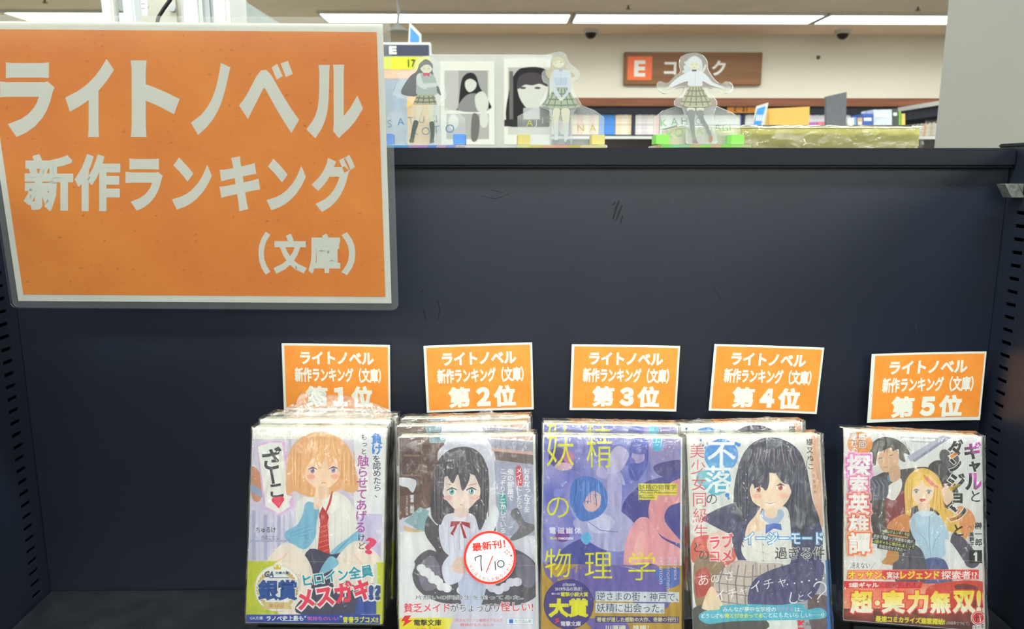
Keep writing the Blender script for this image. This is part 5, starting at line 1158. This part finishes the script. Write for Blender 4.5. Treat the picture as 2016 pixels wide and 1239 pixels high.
def band3(A):
    items = A.items; A.items = []
    A.rect(40, 880, 900, 1320, (184, 148, 58)); A.grid(40, 880, 900, 1320, 14, 8, soft((190, 156, 66), (176, 138, 52), .01, .01, 6)); 
    A.poly([(84, 880), (150, 950), (240, 900), (300, 880), (460, 880), (700, 880), (740, 960), (790, 1080), (740, 1130), (600, 1090), (440, 1060), (330, 1080), (260, 960), (120, 960)], (120, 106, 172)); A.poly([(440, 900), (620, 910), (640, 1020), (560, 1080), (460, 1040)], (160, 156, 204)); A.poly([(300, 960), (340, 930), (370, 1000), (330, 1020)], (178, 172, 206)); A.poly([(700, 920), (850, 900), (850, 980), (760, 1010)], (86, 110, 180)); A.ell(452, 1010, 22, 12, (90, 190, 220), -50)
    for k in range(5): A.line([(270 + k * 22, 890), (262 + k * 24, 940), (240 + k * 26, 990)], 8, (190, 150, 60))
    A.items += [it for it in items[-14 - 8:]]
    A.ell(224, 1100, 139, 140, (60, 50, 110)); A.ell(224, 1100, 136, 137, (78, 66, 136))
    A.text('応募総数', 190, 984, 262, 1000, (206, 204, 222), .01); A.text('3819作品の頂点！', 148, 1004, 298, 1026, (212, 210, 226), .02); A.text('第31回', 128, 1036, 174, 1048, (206, 204, 222), .02); A.text('電撃小説大賞', 180, 1032, 332, 1058, (222, 216, 50), .03); A.text('大賞', 112, 1066, 334, 1174, (222, 218, 44), .06)
    A.poly([(172, 1176), (146, 1184), (158, 1192), (142, 1210), (178, 1192), (164, 1188)], (220, 60, 70), False); A.text('電撃文庫', 180, 1194, 292, 1222, (216, 214, 226), .03)
    A.rect(372, 1028, 838, 1084, (206, 212, 216), 5); A.text('逆さまの街・神戸で、', 382, 1034, 834, 1082, (58, 52, 96), .0, -.7); A.rect(372, 1092, 756, 1148, (206, 212, 216), 4); A.text('妖精に出会った。', 380, 1096, 750, 1146, (58, 52, 96), 0, -.7); A.rect(372, 1166, 838, 1202, (76, 64, 128), 3); A.text('著者が遺した感動の大作、奇跡の刊行！', 380, 1172, 832, 1198, (214, 208, 150), .02)
    A.text('川原礫　推薦！', 425, 1216, 670, 1246, (222, 220, 200), .03)
    return A
T3 = .013
a = art3(Art(1040, 800, 2.822)); b = band3(art3(Art(1040, 800, 2.822)))
Q3 = (.0852, .5337, -.2703, 13.2, -1.2, -.1)
b3 = make_book('novel', 'front violet novel with thin yellow title characters and a gold band', Q3, T3, a, b, .0545, (184, 148, 58), 3)
b3b = behind(b3, T3, 1, 13.2, 'violet novel behind the front yellow-titled one, only its top strip showing', dx=.0003, extra=.0034, dyaw=-.2)
gather(b3b, 'crumpled_film', (-.050, .050), BH - .001, [.0, .002, .003, .004, .0045, .004, .0035, .0025, .001, .0], .012, 12, -.003)
stand('black metal stand under the violet novels', b3, 2, T3, 13.2)

# ---------------------------------------------------------------- fourth novel: white with blue bubbles
def art4(A):
    A.grid(20, 130, 900, 1310, 10, 14, soft((224, 224, 218), (216, 216, 212), .006, .006, 8))
    A.poly([(750, 190), (820, 180), (850, 520), (840, 640), (780, 640)], (222, 178, 150)); A.poly([(100, 740), (220, 720), (330, 800), (300, 880), (100, 870)], (214, 110, 96)); A.poly([(200, 700), (300, 720), (300, 860), (180, 800)], (226, 200, 190))
    A.poly([(110, 850), (260, 870), (300, 1000), (250, 1120), (120, 1130)], (150, 128, 100)); A.poly([(110, 930), (180, 900), (190, 1020), (120, 1060)], (180, 76, 70)); A.poly([(700, 880), (800, 880), (870, 1050), (870, 1240), (680, 1240)], (170, 168, 174)); A.poly([(100, 1120), (300, 1110), (460, 1160), (500, 1240), (140, 1300)], (88, 86, 80)); A.poly([(740, 1060), (880, 1080), (880, 1260), (760, 1250)], (110, 92, 96))
    # plain figure: long blue-black hair, navy blazer, blue bow, plaid skirt
    A.poly([(150, 620), (260, 560), (380, 540), (400, 700), (330, 720), (180, 650)], (68, 68, 104)); A.poly([(330, 560), (460, 540), (620, 560), (800, 640), (800, 900), (700, 1010), (560, 1060), (470, 960), (360, 880), (310, 720)], (66, 66, 106))
    A.poly([(470, 600), (610, 560), (640, 700), (640, 860), (580, 900), (450, 900), (370, 820), (380, 740), (450, 700)], (222, 220, 214)); A.poly([(500, 560), (560, 560), (604, 600), (560, 660), (500, 640), (474, 600)], (166, 184, 210))
    for k in range(3): A.ell(486, 770 + k * 44, 5, 5, (150, 150, 156), n=10)
    A.line([(484, 690), (480, 780), (490, 880)], 3, (180, 180, 184)); A.line([(400, 760), (440, 800), (500, 820)], 3, (190, 190, 192)); A.line([(620, 740), (570, 800), (500, 826)], 3, (190, 190, 192))
    A.poly([(330, 860), (470, 870), (620, 890), (600, 1040), (640, 1100), (560, 1180), (380, 1160), (230, 1080), (220, 960)], (196, 184, 178))
    for k in range(9): A.line([(270 + k * 40, 880), (240 + k * 46, 980), (250 + k * 46, 1100)], 7, ((128, 116, 124), (160, 140, 120))[k % 2], False)
    for k in range(4): A.line([(220, 930 + k * 50), (400, 950 + k * 52), (600, 930 + k * 50)], 6, (140, 128, 130), False)
    A.poly([(440, 960), (620, 880), (800, 860), (820, 930), (760, 1060), (620, 1100), (480, 1140), (400, 1100)], (82, 78, 122)); A.poly([(150, 1100), (200, 1000), (260, 1100), (290, 1150), (160, 1130)], (228, 206, 178))
    A.poly([(330, 620), (322, 480), (350, 330), (400, 230), (480, 180), (580, 180), (680, 240), (730, 360), (760, 520), (800, 640), (740, 660), (700, 740), (640, 640), (610, 560), (440, 560), (400, 620), (370, 640)], (58, 58, 80))
    A.poly([(420, 430), (424, 520), (470, 560), (530, 590), (590, 560), (634, 500), (636, 430), (530, 370)], (236, 212, 188)); A.poly([(500, 570), (560, 570), (560, 610), (530, 624), (500, 608)], (228, 202, 178))
    A.poly([(395, 500), (400, 350), (470, 280), (560, 270), (640, 310), (672, 400), (660, 520), (630, 440), (600, 430), (560, 380), (520, 300), (520, 420), (500, 470), (470, 440), (450, 480), (425, 430)], (64, 64, 88))
    strands(A, 345, 410, 300, 620, 9, [(92, 92, 124), (40, 40, 58)], -8, 11); strands(A, 650, 730, 300, 640, 10, [(88, 88, 120), (42, 42, 60)], 30, 12); strands(A, 420, 660, 225, 330, 16, [(112, 100, 140), (44, 44, 62), (170, 140, 150)], 30, 13, 4)
    A.ell(450, 500, 26, 14, (238, 190, 168)); A.ell(600, 498, 26, 14, (238, 190, 168)); eye(A, 462, 462, 22, (196, 88, 70), (60, 44, 50)); eye(A, 582, 452, 22, (196, 88, 70), (60, 44, 50)); A.poly([(500, 536), (552, 534), (542, 552), (512, 552)], (240, 226, 220)); A.line([(498, 536), (526, 541), (554, 534)], 3, (150, 80, 70))
    A.poly([(500, 660), (540, 650), (585, 655), (590, 690), (545, 680), (500, 710)], (72, 100, 186), False); A.poly([(386, 730), (400, 660), (440, 610), (474, 556), (482, 562), (464, 622), (496, 650), (494, 680), (450, 700), (420, 740)], (236, 210, 184))
    # bubbles and title
    bub = grad(190, 520, (44, 130, 210), (96, 186, 200)); A.ell(254, 274, 94, 92, bub); A.ell(228, 408, 80, 88, bub); A.ell(150, 400, 36, 44, (120, 190, 200))
    for x, y, r_ in ((182, 208, 9), (170, 232, 10), (334, 208, 10), (350, 214, 12), (286, 494, 12), (152, 218, 6), (320, 200, 5), (294, 512, 7), (140, 190, 7)): A.ell(x, y, r_, r_, (50, 132, 206))
    wh = (230, 234, 232); A.ch('不', 254, 270, 158, wh, .012); A.ch('落', 236, 410, 152, wh, .012); A.col('ふらく', 318, 275, 360, 16, wh, 0)
    A.ch('の', 200, 516, 68, (66, 66, 70), .0); A.col('美少女同級生', 118, 205, 745, 84, (214, 84, 106), -.004, 26); A.ch('と', 124, 784, 66, (66, 66, 70), 0); A.ch('の', 158, 828, 62, (66, 66, 70), 0)
    A.text('ラブ', 190, 712, 322, 790, (226, 76, 104), .03, 6, ((232, 232, 228), .05)); A.text('コメ', 192, 800, 314, 862, (226, 76, 104), .03, 2, ((232, 232, 228), .05)); A.ch('が', 352, 778, 56, (66, 66, 70), 0)
    A.text('イージーモード', 380, 700, 820, 768, (226, 236, 240), .02, 0, ((52, 148, 210), .06)); 
    for k, c in enumerate('過ぎる件'): A.ch(c, 586 + k * 70, 818, 68, (62, 62, 66), .012, 0, ((226, 226, 222), .035))
    A.col('猫又ぬこ', 742, 178, 358, 36, (52, 52, 56), .014, 10); A.col('うなさか', 764, 372, 492, 20, (60, 60, 64), 0, 12)
    return A
def band4(A):
    w2 = (236, 234, 236)
    A.rect(840, 860, 930, 1320, (50, 120, 200))
    for c, x, y, e, r_ in (('あ', 152, 966, 66, 8), ('の', 218, 958, 54, 8), ('さ', 296, 942, 60, 10), ('、', 352, 954, 30, 0), ('イ', 248, 1052, 70, 14), ('チ', 316, 1040, 62, 12), ('ャ', 376, 1026, 56, 10), ('イ', 446, 1004, 70, 14), ('チ', 516, 988, 62, 12), ('ャ', 590, 974, 60, 8), ('し', 652, 1066, 70, -10), ('と', 694, 1062, 46, 0), ('く', 746, 1050, 46, 0)): A.ch(c, x, y, e, w2, -.002, r_)
    for k in range(6): A.ell(620 + k * 40, 990 - k * 7, 5, 5, w2, n=10)
    A.ring(800, 1010, 34, 7, w2, 30, 190, 400); A.line([(826, 1030), (800, 1054), (786, 1074)], 7, w2); A.ell(790, 1086, 5, 5, w2, n=10)
    A.poly([(138, 1190), (130, 1160), (170, 1136), (240, 1130), (262, 1106), (420, 1100), (560, 1104), (660, 1096), (702, 1100), (730, 1128), (800, 1120), (838, 1144), (820, 1178), (700, 1186), (500, 1190), (300, 1196), (190, 1210)], (86, 178, 200)); wt = (232, 236, 236)
    A.text('みんなが夢中な学校の', 262, 1114, 556, 1142, wt, .01); A.text('アイドル', 562, 1116, 652, 1138, (214, 130, 190), .01); A.text('は、', 662, 1118, 704, 1142, wt, .01)
    A.text('どうしても', 142, 1152, 266, 1176, wt, .01); A.text('俺と付き合ってる', 270, 1150, 482, 1176, (222, 226, 80), .03); A.text('ことにしたいらしい──!?', 486, 1146, 824, 1174, wt, .01)
    A.poly([(678, 1188), (694, 1190), (696, 1200), (712, 1186), (712, 1200), (700, 1206), (714, 1220), (696, 1214), (680, 1222)], (220, 50, 56), False); A.text('講談社ラノベ文庫', 720, 1200, 846, 1218, (92, 92, 98), .0); A.poly([(678, 1230), (714, 1230), (700, 1260), (680, 1260)], (220, 50, 56), False)
    return A
T4 = .013
a = art4(Art(1330, 800, 2.821)); b = band4(art4(Art(1330, 800, 2.821)))
Q4 = (.1992, .543, -.2732, 17.0, -.1, 1.0)
b4 = make_book('novel', 'front white novel with blue bubble title and long blue-black haired figure', Q4, T4, a, b, .0545, (60, 124, 196), 4)
b4b = behind(b4, T4, 1, 17, 'white bubble-titled novel behind the front one, only its top strip showing', dx=-.0046, extra=.0036, dyaw=.7)
g4 = gather(b4b, 'crumpled_film', (-.050, .046), BH - .001, [.0, .003, .006, .003, .002, .003, .004, .006, .005, .002], .012, 21, -.003)
stand('black metal stand under the white bubble-titled novels', b4, 2, T4, 17)

# ---------------------------------------------------------------- fifth novel: white, two figures, red and yellow band
def art5(A):
    A.grid(60, 120, 910, 1270, 8, 12, soft((224, 224, 222), (214, 216, 218), .005, .005, 11))
    A.poly([(440, 280), (640, 160), (690, 175), (460, 310)], (176, 178, 196), False); A.poly([(470, 300), (660, 172), (676, 178), (480, 312)], (132, 134, 156), False)
    # plain man: dark hair, dark coat, buttoned red vest
    A.poly([(230, 430), (300, 370), (420, 350), (560, 340), (640, 400), (700, 420), (720, 520), (600, 620), (560, 700), (440, 760), (320, 760), (250, 700), (236, 560)], (70, 62, 64)); A.poly([(330, 500), (440, 480), (430, 680), (340, 720), (320, 600)], (134, 44, 58)); A.poly([(300, 470), (340, 440), (400, 400), (410, 450), (372, 520), (330, 510)], (222, 222, 220))
    A.poly([(560, 330), (620, 300), (690, 340), (680, 420), (620, 440), (570, 400)], (46, 44, 48)); A.poly([(620, 290), (640, 240), (720, 270), (720, 330), (680, 350)], (84, 82, 88)); A.poly([(610, 330), (650, 320), (660, 380), (620, 400)], (70, 68, 74))
    A.poly([(230, 400), (280, 390), (330, 420), (330, 500), (260, 520), (225, 470)], (86, 90, 106)); A.ell(345, 398, 17, 20, (92, 120, 160))
    for k in range(6): A.line([(240 + k * 12, 410), (262 + k * 12, 440), (250 + k * 14, 500)], 4, ((140, 146, 160), (50, 50, 60))[k % 2])
    A.poly([(262, 260), (286, 230), (360, 220), (392, 270), (386, 330), (350, 360), (314, 366), (284, 330)], (216, 178, 146)); A.poly([(340, 350), (392, 330), (400, 400), (352, 420)], (206, 166, 136)); A.poly([(230, 260), (246, 205), (300, 172), (370, 180), (430, 220), (455, 270), (420, 262), (430, 310), (396, 292), (392, 240), (360, 250), (350, 230), (300, 250), (276, 262), (262, 330), (236, 300)], (72, 66, 62))
    strands(A, 250, 430, 190, 262, 14, [(110, 104, 98), (46, 42, 42)], 40, 14, 4); A.line([(282, 292), (300, 286)], 4, (70, 50, 44)); A.line([(340, 276), (362, 270)], 4, (70, 50, 44)); A.line([(306, 342), (330, 338)], 3, (150, 90, 76))
    # plain woman: golden hair, pale blue high-necked top, navy skirt
    A.poly([(430, 620), (424, 470), (440, 400), (490, 352), (550, 348), (610, 390), (640, 470), (650, 560), (760, 620), (800, 640), (760, 700), (660, 690), (620, 600), (560, 560), (470, 560), (440, 640), (330, 690), (400, 620)], (226, 186, 84)); A.poly([(330, 660), (420, 600), (460, 640), (420, 800), (370, 880), (320, 860), (340, 760)], (206, 132, 66))
    A.poly([(466, 440), (470, 510), (500, 548), (534, 556), (572, 520), (588, 470), (576, 430), (520, 410)], (236, 214, 192)); A.poly([(505, 540), (560, 540), (564, 580), (530, 596), (504, 580)], (228, 202, 180))
    A.poly([(446, 500), (450, 420), (500, 376), (560, 380), (612, 430), (640, 456), (590, 450), (540, 440), (520, 400), (500, 440), (470, 460), (462, 520)], (232, 198, 96)); A.poly([(528, 380), (560, 400), (600, 440), (640, 458), (590, 448), (550, 420)], (222, 120, 104))
    strands(A, 436, 470, 400, 620, 7, [(200, 150, 60), (240, 216, 130)], -12, 15); strands(A, 590, 640, 440, 600, 7, [(206, 140, 70), (240, 216, 130)], 24, 16); eye(A, 490, 474, 14, (140, 160, 160), (90, 84, 80)); eye(A, 560, 478, 14, (140, 160, 160), (90, 84, 80)); A.poly([(510, 516), (542, 516), (530, 532), (516, 530)], (196, 80, 84))
    A.poly([(452, 640), (490, 590), (540, 580), (590, 590), (640, 640), (668, 700), (660, 800), (620, 850), (540, 860), (510, 780), (470, 720)], (176, 200, 218)); A.line([(566, 600), (560, 700), (570, 850)], 4, (140, 164, 190)); A.line([(500, 700), (540, 740), (560, 800)], 4, (146, 170, 194)); A.line([(640, 690), (600, 740), (580, 800)], 4, (146, 170, 194)); A.poly([(494, 590), (530, 576), (590, 588), (560, 612), (520, 612)], (206, 220, 230), False)
    A.poly([(640, 520), (632, 470), (660, 440), (690, 470), (690, 520), (660, 550)], (232, 204, 184)); A.line([(650, 470), (655, 430)], 12, (232, 204, 184), False); A.line([(672, 474), (690, 436)], 12, (232, 204, 184), False)
    A.poly([(540, 850), (640, 850), (680, 940), (700, 1010), (560, 1010), (520, 920)], (88, 98, 146)); A.poly([(400, 760), (500, 780), (540, 860), (530, 1000), (380, 980), (360, 860)], (86, 84, 100)); A.poly([(300, 860), (380, 800), (390, 850), (330, 880)], (190, 140, 70)); A.poly([(700, 700), (780, 760), (840, 860), (800, 900), (730, 860), (680, 780)], (86, 78, 96)); A.poly([(650, 740), (700, 780), (770, 900), (700, 900), (660, 840)], (222, 224, 224)); A.poly([(720, 560), (790, 580), (820, 660), (760, 740), (730, 660)], (220, 150, 90))
    # title columns
    bk = (26, 26, 28)
    A.col('ギャルと', 0, 0, 1, 1, bk) if 0 else None
    for c, x0, y0, x1, y1, cc in (('ギ', 756, 198, 852, 296, lambda x, y: (206, 70, 186) if x - y > 570 else bk), ('ャ', 782, 306, 848, 366, bk), ('ル', 760, 372, 860, 468, lambda x, y: (206, 70, 186) if x - y * .5 > 605 else bk), ('ダ', 664, 184, 752, 292, lambda x, y: (236, 150, 50) if y > 256 and x < 716 else bk), ('ン', 672, 290, 742, 366, bk), ('ジ', 664, 372, 764, 470, lambda x, y: (222, 190, 60) if y > 430 and x < 712 else bk), ('ョ', 694, 484, 748, 540, bk), ('ン', 668, 548, 770, 642, lambda x, y: (236, 150, 50) if y > 606 and x < 724 else bk)):
        A.text(c, x0, y0, x1, y1, cc, .05, 0, ((228, 228, 228), .04))
    A.ch('と', 818, 502, 72, bk, .01); A.ch('と', 724, 690, 72, bk, .02)
    A.text('gal to dungeon to syuukaiokure no', 404, 170, 632, 184, (80, 82, 90), 0, -2.4); A.text('tansakueiyuutan', 464, 192, 576, 204, (80, 82, 90), 0, -2.4)
    A.ell(178, 208, 70, 66, (232, 150, 70)); A.col('周回', 188, 150, 236, 38, (228, 228, 226), .03, 4, ((150, 80, 40), .05)); A.col('遅れの', 140, 150, 268, 38, (228, 228, 226), .02, 8, ((150, 80, 40), .05))
    for k, (c, y, e) in enumerate((('探', 336, 128), ('索', 440, 104), ('英', 546, 116), ('雄', 662, 110), ('譚', 764, 118))):
        for q in (.15, .1): A.ch(c, 170 if k < 4 else 172, y, e, (((226, 130, 200), (226, 120, 170), (226, 110, 110), (228, 110, 90), (226, 120, 80))[k] if q < .12 else ((232, 190, 214), (232, 180, 200), (232, 170, 170), (234, 180, 160), (234, 186, 150))[k]), q)
        A.ch(c, 170 if k < 4 else 172, y, e, (232, 232, 230), .03)
    for k, (x, y, w_, s_, hi) in enumerate(((290, 676, 170, '～元レジェンド・今は', 0), (244, 704, 240, '訳あり底ランク探索者な俺が、', 0), (248, 734, 236, 'S級ギャルに懐かれまくって', 0), (274, 762, 164, '育成お任せされた～', 0))):
        x1 = x + w_; sl = .16; A.poly([(x, y), (x1, y + w_ * sl), (x1 - 4, y + 26 + w_ * sl), (x - 4, y + 26)], (52, 56, 58), False); A.text(s_, x + 6, y + w_ * sl / 2 + 3, x1 - 6, y + w_ * sl / 2 + 23, (222, 220, 90) if k % 2 == 0 else (222, 222, 214), .01, -9)
    A.col('榊一郎', 834, 642, 780, 40, (40, 40, 44), .03, 2, ((226, 226, 224), .05)); A.col('黒獅子', 796, 700, 780, 26, (40, 40, 44), .03, 2, ((226, 226, 224), .05)); A.text('illust', 784, 655, 800, 690, (90, 90, 96), 0, -90)
    A.rect(784, 800, 856, 872, (22, 22, 24)); A.poly([(816, 812), (828, 812), (828, 862), (816, 862)], (230, 230, 228), False); A.poly([(816, 812), (822, 812), (818, 826), (808, 830), (808, 822)], (230, 230, 228), False)
    return A
def band5(A):
    A.grid(60, 1040, 910, 1270, 14, 5, soft((96, 44, 42), (160, 60, 48), .01, .02, 4)); A.grid(80, 985, 890, 1150, 16, 8, soft((222, 90, 66), (232, 170, 140), .008, .012, 9)); A.poly([(560, 1000), (880, 980), (890, 1180), (600, 1140)], (206, 70, 54)); A.poly([(700, 1000), (820, 1000), (880, 1100), (800, 1120)], (120, 50, 50)); A.rect(60, 1124, 910, 1280, (92, 46, 44)); A.grid(90, 1124, 905, 1200, 14, 3, soft((104, 48, 44), (150, 70, 54), .012, .03, 5))
    A.rect(240, 905, 520, 965, (226, 130, 90)) if 0 else None
    A.text('＼冴えない／', 96, 868, 262, 902, (50, 50, 54), .0)
    A.poly([(110, 908), (830, 906), (836, 962), (100, 962)], (234, 150, 120), False); A.poly([(300, 912), (836, 908), (836, 960), (300, 962)], (214, 60, 62), False)
    ye = (232, 222, 50); A.text('オッサン、', 108, 916, 320, 962, ye, .04, 0, ((222, 80, 60), .06)); A.text('実は', 324, 918, 394, 960, (234, 230, 222), .03, 0, ((206, 50, 56), .05)); A.text('レジェンド', 400, 914, 618, 960, ye, .04, 0, ((222, 80, 60), .06)); A.text('探索者!?', 628, 914, 826, 962, (236, 230, 224), .02, 0, ((214, 56, 60), .06))
    A.poly([(60, 970), (528, 976), (514, 1012), (60, 1010)], (214, 46, 54), False); A.text('S級ギャル', 114, 978, 280, 1008, (232, 232, 230), .04); A.text('に惚れられて、', 284, 978, 512, 1008, (120, 40, 46), .0)
    gy = grad(1025, 1130, (232, 214, 40), (236, 236, 224))
    for c, x0, y0, x1, y1 in (('超', 122, 1024, 250, 1152), ('・', 258, 1078, 288, 1108), ('実', 296, 1020, 426, 1152), ('力', 436, 1022, 556, 1152), ('無', 564, 1024, 680, 1152), ('双', 690, 1022, 816, 1150), ('!!', 822, 1022, 880, 1146)): A.text(c, x0, y0, x1, y1, gy, .05, 0, ((222, 70, 56), .05))
    A.text('最速コミカライズ連載開始!', 262, 1170, 648, 1206, (222, 216, 60), .05, -2.6); A.text('(詳細帯ウラにて)', 654, 1196, 784, 1218, (206, 190, 186), 0, -2); 
    A.ell(832, 1174, 42, 42, (226, 226, 222)); A.ell(832, 1174, 38, 38, (206, 50, 60)); A.ring(832, 1174, 31, 2.5, (236, 226, 222)); A.line([(824, 1150), (822, 1196)], 4, (30, 26, 30), False); A.line([(814, 1174), (840, 1170)], 4, (30, 26, 30), False); A.line([(840, 1160), (844, 1196), (836, 1206)], 4, (236, 230, 226), False)
    A.rect(800, 1216, 868, 1236, (230, 230, 226)); A.text('HJ文庫', 804, 1218, 864, 1234, (50, 50, 54), .01)
    return A
T5 = .0145
a = art5(Art(1630, 800, 2.821)); b = band5(art5(Art(1630, 800, 2.821)))
Q5 = (.3289, .5591, -.2776, 16.6, -.9, -7.8)
b5 = make_book('novel', 'far right novel with a dark-haired man, golden-haired woman and red-yellow band', Q5, T5, a, b, .0530, (206, 200, 196), 5)
stand('black metal stand under the far right novel', b5, 1, T5, 16.6)
